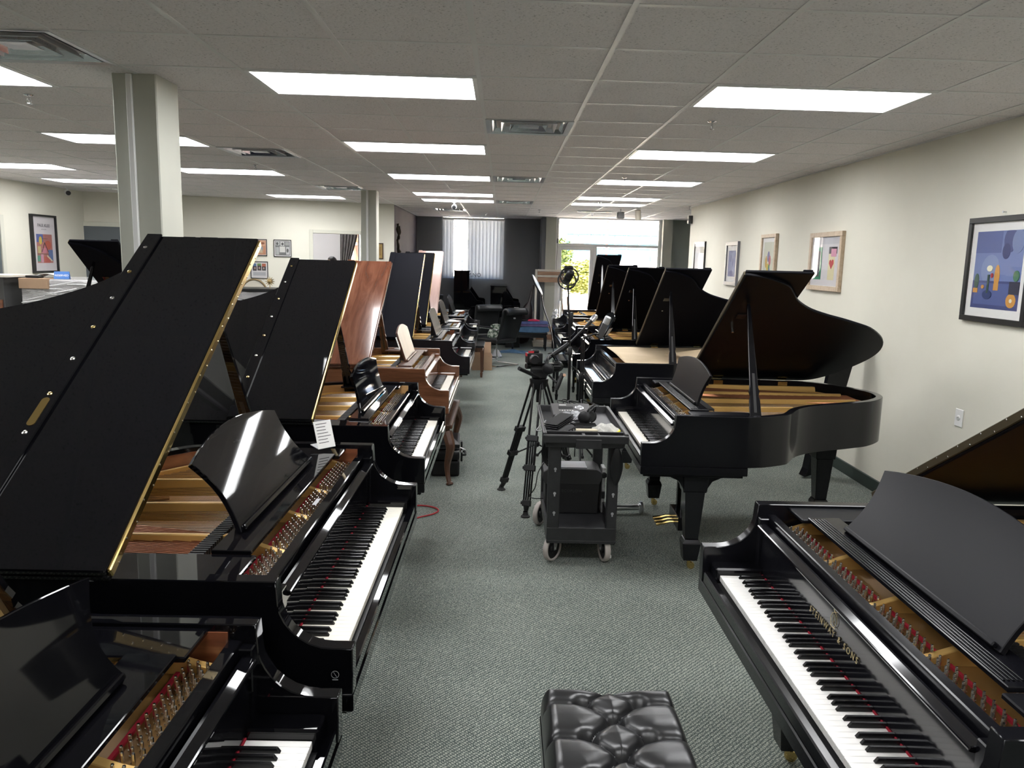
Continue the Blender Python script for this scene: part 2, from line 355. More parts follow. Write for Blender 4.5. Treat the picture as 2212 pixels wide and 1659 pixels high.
# curtain tied back beside the office window
cu = MB()
def cfn(u, v):
    wdt = .36 - .24 * math.sin(min(v / .55, 1) * PI / 2) ** 1.3 + (.10 * (v - .55) if v > .55 else 0)
    return (4.235 + u * wdt, 2.30 + .022 * math.sin(u * 2 * PI * 5.5) * (1 - .4 * v), 2.292 - 2.15 * v)
cu.grid(cfn, 66, 26); o = cu.build('office_curtain', M_greycurtain, smooth=True); o.matrix_world = BW
o.modifiers.new('cloth_thickness', 'SOLIDIFY').thickness = .004
tag(o, 'dark grey curtain tied back beside the office window', 'curtain')
o = MB().cyl((4.15, 2.30, 2.315), (4.86, 2.30, 2.315), .010, 8).build('curtain_rod', M_blackmetal); o.matrix_world = BW
tag(o, 'thin dark curtain rod above the office window', 'rod')
t = thing('ceiling_light', 'added unseen fluorescent panel lighting the office', 'ceiling light'); t.matrix_world = BW @ Matrix.Translation((3.0, .9, CEIL))  # lamp added out of view to light the office
MB().box(0, 1.2, 0, .6, -.012, 0).build('lamp_frame', M_lampframe, t); MB().box(.03, 1.17, .03, .57, -.016, -.012).build('lamp_diffuser', M_diff, t)

# ---- ceiling with its grid
GX0, GY0, GS, GK = -.1496, 3.0256, .6096, .0223
def gp(i, j): return (GX0 + i * GS, GY0 + j * GS + GK * i * GS)
ceiling = struct(MB().box(-7.1, 6.2, -2.35, 18.55, CEIL + .03, CEIL + .25).build('ceiling', M_tile))
lamps = [(i, j) for i in (-2, 2) for j in (-6, -2, 2, 6, 10, 14, 16)] + [(-6, j) for j in (-2, 2, 6, 10, 16)] + [(-10, j) for j in (6, 10, 13)]  # the panels out of view are added to brighten the room
vents = [(0, 4), (0, 10), (0, 16), (-4, 1), (-4, 7), (-4, 13), (-2, 20), (-10, 15)]
used = set()
for i, j in lamps: used |= {(i, j), (i + 1, j)}
used |= set(vents)
gap = .010
def tile_mesh(w=1.0):
    t = MB(); x1 = GS * w - gap; y1 = GS - gap; z0, z1 = .0035, .02
    sh = lambda x, y: (x, y + GK * x)
    a = [(gap, gap), (x1, gap), (x1, y1), (gap, y1)]; a = [sh(*p) for p in a]
    t.add([(p[0], p[1], z0) for p in a] + [(p[0], p[1], z1) for p in a], [(3, 2, 1, 0), (4, 5, 6, 7), (0, 1, 5, 4), (1, 2, 6, 5), (2, 3, 7, 6), (3, 0, 4, 7)])
    return t
tm = tile_mesh().mesh('ceiling_tile'); tm.materials.append(M_tile)
cand = []; rest = []
for i in range(-12, 9):
    for j in range(-8, 25):
        if (i, j) in used: continue
        x, y = gp(i, j)
        if x > 3.1 and y < 13.0: continue
        if x > 6 or x < -7.05 or y < -2.1 or y > 18.3: continue
        if x + GS > 3.1 and y < 13.2: rest.append((i, j)); continue
        d = Vector((x + .3, y + .3, CEIL - CAM_H)); zc = d.dot(fw)
        px = 1106 + F_PX * d.dot(rr) / zc if zc > .1 else -9999
        py = 829.5 - F_PX * d.dot(uu) / zc if zc > .1 else -9999
        if zc > .3 and -250 < px < 2462 and -120 < py < 560 and y > 2.2: cand.append((zc, i, j))
        else: rest.append((i, j))
cand.sort()
for zc, i, j in cand[:292]:
    x, y = gp(i, j); obj('ceiling_tile', tm, ceiling, (x, y, CEIL))
rest += [(i, j) for zc, i, j in cand[292:]]
tr = MB()
for i, j in rest:
    x, y = gp(i, j); t = tile_mesh(.55 if (x + GS > 3.1 and y < 13.2 and x < 3.1) else 1.0); tr.add([(p[0] + x, p[1] + y, p[2] + CEIL) for p in t.v], t.f)
tr.build('ceiling_tile_field', M_tile, ceiling, kind='stuff')
for i in range(-11, 9):                                  # main tees run into the depth of the room
    x, _ = gp(i, 0)
    y1 = 18.3; y0 = -2.2 if x < 3.1 else 13.3
    cuts = sorted([(gp(i, j)[1], gp(i, j + 1)[1]) for a, j in lamps if a + 1 == i]); segs_ = []; yy = y0
    for a, b_ in cuts:
        if a > yy: segs_.append((yy, a + .012)); yy = b_ - .012
    segs_.append((yy, y1))
    for a, b_ in segs_: MB().box(x - .012, x + .012, a, b_, CEIL, CEIL + .012).build('ceiling_tee', M_tee, ceiling)
for j in range(-8, 26):                                  # cross tees
    y = GY0 + j * GS; xa, xb = -6.85, (3.1 if y < 13.2 else 5.6)
    t = MB(); k = GK
    ya, yb = y + k * (xa - GX0), y + k * (xb - GX0)
    t.add([(xa, ya - .012, CEIL + .001), (xb, yb - .012, CEIL + .001), (xb, yb + .012, CEIL + .001), (xa, ya + .012, CEIL + .001),
           (xa, ya - .012, CEIL + .012), (xb, yb - .012, CEIL + .012), (xb, yb + .012, CEIL + .012), (xa, ya + .012, CEIL + .012)],
          [(3, 2, 1, 0), (4, 5, 6, 7), (0, 1, 5, 4), (1, 2, 6, 5), (2, 3, 7, 6), (3, 0, 4, 7)])
    t.build('ceiling_cross_tee', M_tee, ceiling)
MB().box(3.075, 3.10, -2.2, 13.3, CEIL - .002, CEIL + .02).build('ceiling_wall_angle', M_tee, ceiling)

# ---- fluorescent fixtures
def shear_box(mb, x0, x1, y0, y1, z0, z1):
    k = GK
    return mb.add([(x0, y0 + k * x0, z0), (x1, y0 + k * x1, z0), (x1, y1 + k * x1, z0), (x0, y1 + k * x0, z0),
                   (x0, y0 + k * x0, z1), (x1, y0 + k * x1, z1), (x1, y1 + k * x1, z1), (x0, y1 + k * x0, z1)],
                  [(3, 2, 1, 0), (4, 5, 6, 7), (0, 1, 5, 4), (1, 2, 6, 5), (2, 3, 7, 6), (3, 0, 4, 7)])
W2 = 2 * GS
lf = MB(); shear_box(lf, .012, .036, .012, GS - .012, -.004, .06); shear_box(lf, W2 - .036, W2 - .012, .012, GS - .012, -.004, .06)
shear_box(lf, .036, W2 - .036, .012, .034, -.004, .06); shear_box(lf, .036, W2 - .036, GS - .034, GS - .012, -.004, .06)
lf_me = lf.mesh('lamp_frame'); lf_me.materials.append(M_lampframe)
ld = MB(); shear_box(ld, .036, W2 - .036, .034, GS - .034, .030, .038); ld_me = ld.mesh('lamp_diffuser'); ld_me.materials.append(M_diff)
place = {-2: 'over the left piano row', 2: 'over the right piano row', -6: 'left of the columns', -10: 'by the left wall'}
order = ['nearest', 'second', 'third', 'fourth', 'farthest']
seen = {}
for i, j in lamps:
    x, y = gp(i, j)
    if j < 2 or (i, j) == (-10, 6): lab = 'added fluorescent ceiling panel %s out of view, %s' % ('farther' if j < -2 else 'just', place[i])
    else:
        k = seen.get(i, 0); seen[i] = k + 1
        tot = len([1 for a, b_ in lamps if a == i and b_ >= 2 and (a, b_) != (-10, 6)]); nm = 'farthest' if k == tot - 1 else order[k]
        lab = '%s lit fluorescent ceiling panel %s' % (nm, place[i])
    t = thing('ceiling_light', lab, 'ceiling light', (x, y, CEIL), 0, 'fluorescent ceiling panels')
    obj('lamp_frame', lf_me, t); obj('lamp_diffuser', ld_me, t)

# ---- square louvred air diffusers
def vent(i, j, lab):
    x, y = gp(i, j); t = thing('ceiling_vent', lab, 'air vent', (x, y, CEIL), 0, 'square ceiling air vents')
    c = GS / 2
    def ring(r0_, r1_, z0, z1, name, m):
        mb = MB(); a = [(-r0_, -r0_), (r0_, -r0_), (r0_, r0_), (-r0_, r0_)]; b_ = [(-r1_, -r1_), (r1_, -r1_), (r1_, r1_), (-r1_, r1_)]
        th = .004
        vsx = [(c + p[0], c + p[1] + GK * (c + p[0]), z0) for p in a] + [(c + p[0], c + p[1] + GK * (c + p[0]), z1) for p in b_]
        vsx += [(v_[0], v_[1], v_[2] + th) for v_ in vsx]
        fs = []
        for k in range(4):
            n = (k + 1) % 4; fs += [(k, n, 4 + n, 4 + k), (8 + k, 12 + k, 12 + n, 8 + n), (k, 8 + k, 8 + n, n), (4 + k, 4 + n, 12 + n, 12 + k)]
        mb.add(vsx, fs).build(name, m, t)
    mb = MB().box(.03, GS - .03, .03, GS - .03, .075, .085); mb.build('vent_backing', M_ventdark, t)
    ring(.300, .262, -.004, .002, 'vent_frame', M_alu)
    for q in range(3):
        ring(.255 - q * .062, .205 - q * .062, .0 - .002 * q, .055, 'louvre', M_chrome if q % 2 == 0 else M_alu)
    ring(.072, .001, .004, .006, 'centre_plate', M_alu)
vl = {(0, 4): 'nearest chrome air vent between the two lamp rows', (0, 10): 'second chrome air vent between the lamp rows', (0, 16): 'farthest chrome air vent between the lamp rows',
      (-4, 1): 'large chrome air vent above and left of the near column', (-4, 7): 'chrome air vent right of the near column', (-4, 13): 'flat air vent before the far column', (-2, 20): 'air vent above the blind window', (-10, 15): 'air vent near the left corner'}
for q in vents: vent(*q, vl[q])

# ---- sprinklers and ceiling gadgets
def sprinkler(x, y, lab):
    t = thing('sprinkler', lab, 'sprinkler', (x, y, CEIL), random.random() * 3, 'ceiling sprinklers')
    MB().lathe([(.030, 0), (.030, -.003), (.014, -.009), (.010, -.010)], 16).build('escutcheon', M_chrome, t)
    MB().cyl((0, 0, -.008), (0, 0, -.035), .007, 8).tube([(.010, 0, -.02), (.013, 0, -.034), (.004, 0, -.05)], .0028, 6).tube([(-.010, 0, -.02), (-.013, 0, -.034), (-.004, 0, -.05)], .0028, 6).build('frame_arms', M_chrome, t)
    MB().lathe([(.003, -.048), (.017, -.051), (.017, -.053), (.003, -.056)], 14).build('deflector', M_chrome, t)
for x, y, lab in [(1.345, 5.33, 'sprinkler behind the nearest right lamp'), (-2.93, 5.05, 'sprinkler left of the near column'), (1.316, 8.9, 'sprinkler by the third right lamp'),
                  (-2.655, 8.6, 'sprinkler on the lamp right of the near column'), (1.488, 12.6, 'sprinkler above the far right lamp'), (.637, 14.8, 'sprinkler near the storefront pier'),
                  (-.38, 16.3, 'sprinkler above the blind window'), (3.0, 13.0, 'sprinkler at the end of the right wall'), (1.7, 15.6, 'sprinkler just inside the storefront')]:
    sprinkler(x, y, lab)
def seccam(x, y, rz, lab):
    t = thing('security_camera', lab, 'camera', (x, y, CEIL), rz, 'security cameras')
    MB().lathe([(.035, 0), (.035, -.012), (.012, -.02), (.010, -.06)], 14).build('mount', M_lampframe, t)
    M = rotm(R(100), 0, 0, (0, 0, -.085))
    MB().lathe([(.030, -.05), (.040, -.045), (.042, .03), (.036, .05)], 16, M).build('housing', M_lampframe, t)
    MB().lathe([(.034, -.012), (.034, .012), (.020, .016)], 16, rotm(R(100), 0, 0, (0, -.052, -.094))).build('lens', M_blackplast, t)
seccam(-6.6, 12.2, R(40), 'white security camera in the left corner of the ceiling')
seccam(-.84, 13.3, 0, 'white security camera hanging in the aisle before the far lamps')
t = thing('projector_lamp', 'dark ribbed box lamp hanging before the storefront', 'lamp', (2.04, 14.1, CEIL))
MB().cyl((0, 0, 0), (0, 0, -.05), .012, 8).build('stem', M_alu, t)
MB().box(-.06, .06, -.05, .05, -.17, -.05).build('housing', M_grey, t, bevel=.012)
for k in range(5): MB().box(-.063, .063, -.053, .053, -.155 + k * .022, -.147 + k * .022).build('cooling_fin', M_greylight, t)
t = thing('spot_lamp', 'pale cylindrical spot lamp hanging before the storefront', 'lamp', (2.29, 13.8, CEIL))
MB().lathe([(.05, 0), (.05, -.012), (.012, -.016), (.012, -.03)], 14).build('canopy', M_lampframe, t)
MB().lathe([(.045, -.03), (.05, -.035), (.05, -.19), (.044, -.20)], 18, rotm(R(8), R(-6), 0)).build('can', mat('beige_can', (.55, .50, .42), .5), t, smooth=True)
# thin flat panel by the lamp strip at the storefront
o = MB().box(1.35, 2.0, 14.9, 14.96, CEIL - .014, CEIL - .002).build('linear_diffuser', M_ventdark, bevel=.003); tag(o, 'slim dark slot diffuser in the ceiling before the storefront', 'air vent')

# ---- columns
def column(name, x0, x1, y0, y1, lab):
    c = struct(MB().box(x0, x1, y0, y1, 0, CEIL + .02).build(name, M_column, bevel=.006), lab)
    xm = x0 + (x1 - x0) * .40
    MB().box(xm - .012, xm + .018, y0 - .020, y0, 0, CEIL).build('cable_duct', M_lampframe, c, bevel=.003)
    return c
column('column_1', -2.110, -1.875, 4.40, 4.69, 'pale grey green square column with a white cable duct')
column('column_2', -2.06, -1.84, 11.50, 11.73, 'farther pale column before the office doorway')

# ---- storefront
YS = 17.35
w1 = struct(MB().box(1.12, 3.42, YS, YS + .07, 0, .10).build('window_1', M_lampframe), 'bright storefront glazing at the end of the aisle')
MB().box(1.12, 1.19, YS, YS + .07, .10, CEIL + .1).box(3.36, 3.42, YS, YS + .07, .10, CEIL + .1).box(1.19, 3.36, YS, YS + .07, 2.14, 2.20).box(1.19, 3.36, YS, YS + .07, CEIL - .02, CEIL + .1).build('window_frame', M_lampframe, w1, bevel=.004)
MB().box(1.95, 2.03, YS - .005, YS + .075, .10, 2.14).build('mullion', M_lampframe, w1, bevel=.004)
MB().box(1.19, 1.26, YS + .01, YS + .06, .10, 2.14).box(1.88, 1.95, YS + .01, YS + .06, .10, 2.14).box(1.26, 1.88, YS + .01, YS + .06, .10, .34).box(1.26, 1.88, YS + .01, YS + .06, 2.06, 2.14).build('door_leaf_frame', M_lampframe, w1, bevel=.004)
MB().box(1.26, 1.88, YS + .03, YS + .037, .34, 2.06).build('pane', M_glass, w1)
MB().box(2.03, 3.36, YS + .03, YS + .037, .10, 2.14).build('pane', M_glass, w1)
MB().box(1.19, 3.36, YS + .03, YS + .037, 2.20, CEIL - .02).build('pane', M_glass, w1)
MB().box(1.24, 1.30, YS - .05, YS - .02, .95, 1.25).build('push_bar', M_alu, w1, bevel=.006)
M_faint = mat('frosted_vinyl', (.82, .82, .80), .6, alpha=.22)
text_obj('PIANO', .36, M_faint, w1, rotm(R(90), 0, 0, (2.35, YS + .026, 2.50)), mirror=True, spacing=1.25)
MB().tube([(1.155, YS - .01, 2.72), (1.15, YS - .012, 2.4), (1.165, YS - .012, 2.1), (1.15, YS - .01, 1.8), (1.158, YS - .01, 1.45)], .004, 6).box(1.148, 1.168, YS - .02, YS - .006, 2.20, 2.30).build('wire', M_blackplast, w1)

# ---- blind window in the recess
w2 = struct(MB().box(-1.40, -.02, 18.33, 18.38, 1.37, 1.42).build('window_2', M_lampframe))
MB().box(-1.40, -1.35, 18.33, 18.38, 1.42, CEIL).box(-.07, -.02, 18.33, 18.38, 1.42, CEIL).box(-.74, -.69, 18.33, 18.38, 1.42, CEIL).build('window_frame', M_lampframe, w2)
MB().box(-1.35, -.74, 18.35, 18.356, 1.42, CEIL).build('pane', M_glass, w2); MB().box(-.69, -.07, 18.35, 18.356, 1.42, CEIL).build('pane', M_glass, w2)
bl = thing('vertical_blind', 'pale vertical blind with some vanes turned open', 'blind', (0, 18.2, 0))
MB().box(-1.42, 0, -.03, .02, CEIL - .06, CEIL - .012).build('headrail', M_lampframe, bl, bevel=.004)
vane = MB()
vane.grid(lambda u, v: (-.045 + .09 * u, .008 * math.sin(PI * u), -1.32 * v), 6, 1); vme = vane.mesh('vane', smooth=True); vme.materials.append(M_blind)
xs = [-1.36 + .082 * k for k in range(17)]
for k, x in enumerate(xs):
    if k in (4,): continue
    o = obj('vane', vme, bl, (x, 0, CEIL - .06)); a = R(18) if k not in (3, 5, 6) else R(78)
    o.rotation_euler = (0, 0, a)
text_obj('PIANO', .125, M_print, w2, rotm(R(90), 0, 0, (-.70, 18.10, 1.455)), name='window_lettering')
text_obj('I', .125, M_print, w2, rotm(R(90), 0, 0, (-1.165, 18.10, 1.455)), name='window_lettering')
# ================================================================== GRAND PIANOS
ZR, ZK = .965, .72            # rim top and white-key top
RIM_T = .045
def outline(w, Lg, y0=0.0, off=0.0, dense=True):
    """case outline from the treble front corner round the tail to the spine front corner; off>0 = outwards"""
    D = Lg - .60
    ctl = [(1, .60), (.985, .60 + .05 * D), (.955, .60 + .115 * D), (.865, .60 + .22 * D), (.774, .60 + .265 * D), (.64, .60 + .315 * D), (.546, .60 + .368 * D), (.451, .60 + .443 * D), (.365, .60 + .545 * D),
           (.296, .60 + .645 * D), (.216, .60 + .749 * D), (.140, .60 + .835 * D), (.015, .60 + .918 * D), (-.108, .60 + .972 * D), (-.26, Lg), (-.40, .60 + .996 * D), (-.545, .60 + .966 * D), (-.75, .60 + .895 * D), (-.93, .60 + .80 * D), (-.99, .60 + .72 * D), (-1, .60 + .62 * D)]
    curve = catmull([(a * w, b_, 0) for a, b_ in ctl], 3)
    ys = [y0, .05, .08, .11, .135, .155, .17, .18, .185, .19, .25, .35] if dense and y0 == 0 else [y0] if y0 >= .55 else [y0, y0 + (.55 - y0) * .4]
    ys = sorted(set(y for y in ys if y >= y0))
    p = [(w, y) for y in ys] + [(c[0], c[1]) for c in curve] + [(-w, y) for y in ys[::-1]]
    if off == 0: return p
    q = []
    for i, a in enumerate(p):
        b0 = Vector(p[max(i - 1, 0)]); b1 = Vector(p[min(i + 1, len(p) - 1)]); t = (b1 - b0).normalized(); n = Vector((t.y, -t.x))
        q.append((a[0] + n.x * off, a[1] + n.y * off))
    return q
def arm_z(y, za=.80, ya=.055):
    if y <= ya: return za
    r = .19 - ya
    if y < .186: return min(ZR, za + (ZR - .035 - za) * (1 - math.sqrt(max(0, 1 - ((y - ya) / r) ** 2))))
    return ZR
def strip_case(p, q, zt, z0):
    m = MB(); n = len(p)
    for a, z in ((p, z0), (p, None), (q, None), (q, z0)):
        m.v += [(x, y, zt(y) if z is None else z) for x, y in a]
    for i in range(n - 1):
        m.f += [(i, i + 1, n + i + 1, n + i), (n + i, n + i + 1, 2 * n + i + 1, 2 * n + i), (2 * n + i, 2 * n + i + 1, 3 * n + i + 1, 3 * n + i), (3 * n + i, 3 * n + i + 1, i + 1, i)]
    m.f += [(0, n, 2 * n, 3 * n), (n - 1, 4 * n - 1, 3 * n - 1, 2 * n - 1)]
    return m
# shared key meshes
KW = 1.225 / 52
def white_key_mesh(m, nm):
    b_ = MB().box(-KW / 2 + .0005, KW / 2 - .0005, 0, .155, -.020, 0); me = b_.mesh(nm, .0012, 1); me.materials.append(m); return me
def black_key_mesh():
    b_ = MB(); w0, w1 = .0060, .0044
    b_.add([(-w0, .004, 0), (w0, .004, 0), (w0, .098, 0), (-w0, .098, 0), (-w1, .012, .0125), (w1, .012, .0125), (w1, .098, .0125), (-w1, .098, .0125)],
           [(3, 2, 1, 0), (4, 5, 6, 7), (0, 1, 5, 4), (1, 2, 6, 5), (2, 3, 7, 6), (3, 0, 4, 7)])
    me = b_.mesh('black_key', .0011, 1); me.materials.append(M_blackkey); return me
WKM = {'ivory': white_key_mesh(M_whitekey, 'white_key'), 'white': white_key_mesh(M_whitekey2, 'white_key')}
BKM = black_key_mesh()
pin_mb = MB().lathe([(.0052, 0), (.0052, .004), (.0037, .005), (.0037, .033), (.0028, .0350)], 8)
PINM = pin_mb.mesh('tuning_pin', smooth=True); PINM.materials.append(M_pin)
def black_positions():
    out = []; names = [(k + 9) % 12 for k in range(88)]; wi = 0
    for k in range(88):
        if names[k] in (1, 3, 6, 8, 10): out.append((-.6125 + wi * KW + {1: -.0022, 3: .0022, 6: -.003, 8: 0, 10: .003}[names[k]]))
        else: wi += 1
    return out
BPOS = black_positions()
def add_keys(P, kind, individual):
    y0 = .045
    if individual:
        for k in range(52): obj('white_key', WKM[kind], P, (-.6125 + (k + .5) * KW, y0, ZK))
        for x in BPOS: obj('black_key', BKM, P, (x, y0 + .055, ZK))
    else:
        a = MB()
        for k in range(52): x = -.6125 + (k + .5) * KW; a.box(x - KW / 2 + .0006, x + KW / 2 - .0006, y0, y0 + .155, ZK - .02, ZK)
        a.build('white_keys', M_whitekey if kind == 'ivory' else M_whitekey2, P, kind='stuff')
        b_ = MB()
        for x in BPOS: b_.taper((x, y0 + .103, ZK), (.0115, .091), (x, y0 + .106, ZK + .0125), (.009, .084))
        b_.build('black_keys', M_blackkey, P, kind='stuff')
def desk(P, m, hb=.40, ht=.43, rise=.185, bulge=.035, fluted=True, side=.02, z=0.0, tray_m=None, style='flare', lean=.13):
    t = MB().box(-.545, .545, .316, .425, ZR - .014, ZR)
    o = t.build('desk_tray', tray_m or m, P, bevel=.002)
    if fluted:
        for k in range(5): MB().box(-.52, .52, .320 + k * .0105, .326 + k * .0105, ZR, ZR + .003).build('flute', tray_m or m, o, bevel=.001)
    for s in (-1, 1):
        a = MB().prism([(.300, ZR - .024), (.69, ZR - .024), (.69, ZR - .010), (.300, ZR - .010)], s * .548, s * .688, 'x')
        a.build('desk_rail', m, P, bevel=.003)
    # panel: outline in (u across, v up the slope)
    n = 14; top = [(-ht + 2 * ht * k / n, 1 + (bulge / rise) * math.sin(PI * k / n) ** .9) for k in range(n + 1)]
    if style == 'flare':
        sideL = [(-(hb + (ht - hb) * t_ - side * math.sin(PI * t_)), t_) for t_ in [k / 8 for k in range(8)]]
    else:
        sideL = [(-hb, 0), (-hb, .62), (-hb - .012, .80)]
    poly = sideL + top + [(-u, v) for u, v in sideL[::-1]]
    L_ = math.hypot(rise, lean); a = math.atan2(lean, rise)
    mb = MB().prism([(u, v * L_) for u, v in poly], -.008, .008, 'y')
    d = mb.build('music_desk', m, P, bevel=.002)
    d.matrix_local = rotm(-a, 0, 0, (0, .388, ZR + .001 + z))
    MB().box(-hb * .96, hb * .96, -.022, -.008, 0, .014).build('desk_ledge', m, d, bevel=.003)
    MB().prism([(0, 0), (.09, 0), (.012, L_ * .8), (0, L_ * .8)], -.006, .006, 'x', rotm(0, 0, 0, (0, .008, .0))).build('desk_strut', m, d)
    return d
def spade_leg(P, x, y, m, foot='spade', zb=0.0, bracket=True, caster=True):
    lg = MB()
    zt = .60
    lg.taper((x, y, .50), (.135, .135), (x, y, zt), (.145, .145)); lg.taper((x, y, .20), (.078, .078), (x, y, .50), (.118, .118))
    lg.taper((x, y, .175), (.108, .108), (x, y, .20), (.086, .086)); lg.taper((x, y, .065 - zb), (.082, .082), (x, y, .175), (.108, .108))
    o = lg.build('leg', m, P, bevel=.003)
    if bracket:
        pts = [(-.21, zt + .002), (-.205, zt - .012), (-.15, zt - .018), (-.10, zt - .04), (-.072, zt - .085), (-.068, zt - .11), (.068, zt - .11), (.072, zt - .085), (.10, zt - .04), (.15, zt - .018), (.205, zt - .012), (.21, zt + .002)]
        MB().prism([(y + a, b_) for a, b_ in pts], x - .05, x + .05, 'x').build('leg_bracket', m, o, bevel=.002)
    c = MB().cyl((x, y, .02 - zb), (x, y, .068 - zb), .012, 10).lathe([(.004, -.011), (.021, -.011), (.024, 0), (.021, .011), (.004, .011)], 16, rotm(0, R(90), 0, (x, y + .012, .024 - zb)))
    c.build('caster', M_brass, o, smooth=True)
    return o
def lyre(P, m, zb=0.0):
    l = MB()
    for s in (-1, 1): l.box(s * .075 - .022, s * .075 + .022, .40, .445, .16 - zb, .61)
    l.box(-.13, .13, .37, .475, .555, .61)
    l.box(-.15, .15, .37, .48, .07 - zb, .16 - zb)
    o = l.build('pedal_lyre', m, P, bevel=.004)
    for k in (-1, 0, 1):
        pts = [(k * .062, .40, .105 - zb), (k * .062, .33, .105 - zb), (k * .062, .29, .094 - zb), (k * .062, .24, .085 - zb)]
        MB().tube(pts, [.008, .009, .012, .014], 8).build('pedal', M_brass, o, smooth=True)
    MB().tube([(-.09, .45, .15 - zb), (-.05, .62, .60)], .006, 6).tube([(.09, .45, .15 - zb), (.05, .62, .60)], .006, 6).build('lyre_brace', M_brass, o)
    MB().tube([(-.02, .43, .16 - zb), (-.02, .43, .60)], .004, 6).tube([(.02, .43, .16 - zb), (.02, .43, .60)], .004, 6).build('trap_rod', M_brass, o)
def rim_x(p, y):
    """treble-side x of an outline at depth y"""
    best = None
    for i in range(len(p) - 1):
        a, b_ = p[i], p[i + 1]
        if (a[1] - y) * (b_[1] - y) <= 0 and a[1] != b_[1]:
            x = a[0] + (b_[0] - a[0]) * (y - a[1]) / (b_[1] - a[1])
            if best is None or x > best: best = x
    return best
def grand(label, cx, cy, side, W=1.48, Lg=1.75, case=M_satin, inner=M_satin, keys='ivory', individual=True, lid=33, lid_m=None, flap_m=None, hinge_m=M_brass, yh=.60, flap=.405, zoff=0.0, rot=0.0,
          fall='open', desk_kw=None, desk_on=True, pins='joined', felt=True, plate=True, paper=False, bumpers=0, legs=True, arm=.80, stick=True, stick_m=None, screws=False, name='grand_piano', cheek_m=None, lining=None, board=None):
    """cx = world x of the keyboard front, cy = world y of the keyboard centre; side -1: left row (player faces left), +1: right row"""
    rz = R(90) if side < 0 else R(-90)
    P = thing(name, label, 'grand piano', (cx, cy, zoff), rz + R(rot), 'grand pianos')
    w = W / 2; lid_m = lid_m or case; flap_m = flap_m or lid_m; stick_m = stick_m or case
    p = outline(w, Lg); q = outline(w, Lg, 0, -RIM_T)
    q = [(min(max(x, -w + RIM_T), w - RIM_T), max(y, 0)) for x, y in q]
    strip_case(p, q, lambda y: arm_z(y, arm), .665).build('rim', case, P, bevel=.0025, smooth=True)
    # keybed with a moulding, keyslip, cheeks
    MB().box(-w, w, 0, .62, .615, .665).box(-w + .02, w - .02, .02, .60, .598, .615).build('keybed', case, P, bevel=.004)
    MB().box(-w + RIM_T, w - RIM_T, .004, .030, .665, .706).build('keyslip', case, P, bevel=.004)
    for s in (-1, 1):
        a = MB().box(s * .6135, s * (w - RIM_T), .03, .20, .665, .745); a.build('cheek_block', cheek_m or case, P, bevel=.006)
    MB().box(-w + RIM_T, w - RIM_T, .03, .25, .655, .69).build('key_frame', M_damper, P)
    if fall == 'open':
        add_keys(P, keys, individual)
        prof = [(.198, .722), (.199, .80), (.202, .876), (.196, .883), (.182, .885), (.177, .891), (.180, .898), (.204, .903), (.214, .902), (.218, .89), (.218, .722)]
        fb = MB().prism(prof, -.652, .652, 'x').build('fallboard', M_satinfall if case is M_satin else case, P, bevel=.0022)
        MB().box(-.612, .612, .1945, .1985, ZK + .0008, ZK + .0055).build('name_board_felt', M_felt, P)
    else:
        prof = [(.030, .742), (.034, .752), (.055, .757), (.115, .760), (.130, .766), (.138, .785), (.150, .797), (.168, .803), (.184, .800), (.192, .79), (.20, .80), (.206, .875), (.210, .90), (.216, .89), (.216, .722), (.05, .728)]
        fb = MB().prism(prof, -.652, .652, 'x').build('fallboard', case, P, bevel=.002, smooth=True)
    MB().box(-w + RIM_T, w - RIM_T, .222, .254, .80, .928).build('lock_rail', case, P, bevel=.003)
    for s in (-1, 1): MB().box(s * .652, s * (w - RIM_T), .19, .235, .72, .92).build('arm_block', case, P, bevel=.003)
    # ------------ inside
    inn = outline(w, Lg, .254, -RIM_T - .001, dense=False); inn = [(min(max(x, -w + RIM_T), w - RIM_T), y) for x, y in inn]
    if lining or inner is not case:
        i2 = outline(w, Lg, .254, -RIM_T - .006, dense=False); i2 = [(min(max(x, -w + RIM_T + .005), w - RIM_T - .005), y) for x, y in i2]
        strip_case(inn, i2, lambda y: ZR - .018, .82).build('inner_rim', inner, P, smooth=True)
    MB().prism(inn, .825, .838).build('soundboard', board or M_spruce, P)
    if paper:
        def pf(u, v):
            y = .300 + v * (Lg - .67); xl = -w + .03; xr = (rim_x(inn, y) or .3) - .005
            x = xl + (xr - xl) * u
            return (x, y, ZR - .012 + .005 * math.sin(5 * x + 7 * y) * math.sin(3.1 * y + 1.3) + .035 * max(0, v - .72) * math.sin(6 * u + 1))
        o = MB().grid(pf, 26, 26).build('kraft_cover', M_kraft, P, smooth=True); o.modifiers.new('paper_thickness', 'SOLIDIFY').thickness = .0015
        MB().grid(lambda u, v: (.38 - .30 * u, .86 + .42 * v - .12 * u, ZR + .01 + .09 * u * (1 - u) * (1 + v) + .05 * v), 8, 10).build('curled_flap', M_kraft, o, smooth=True)
    elif plate:
        f0 = [(x, y) for x, y in outline(w, Lg, .42, -RIM_T - .010, dense=False)]; f1 = outline(w, Lg, .42, -RIM_T - .085, dense=False)
        m = MB(); n = len(f0)
        m.v += [(x, y, .895) for x, y in f0] + [(x, y, .912) for x, y in f1] + [(x, y, .838) for x, y in f1] + [(x, y, .838) for x, y in f0]
        for i in range(n - 1): m.f += [(i, i + 1, n + i + 1, n + i), (n + i, n + i + 1, 2 * n + i + 1, 2 * n + i), (3 * n + i, 3 * n + i + 1, i + 1, i)]
        pl = m.build('plate', M_gold, P, smooth=True)
        web = MB().box(-w + RIM_T + .01, w - RIM_T - .01, .256, .455, .848, .868)
        web.build('pin_field', M_golddark, pl, bevel=.003)
        xs_ = [-w + .075, -.335, -.02, .27, w - .085]
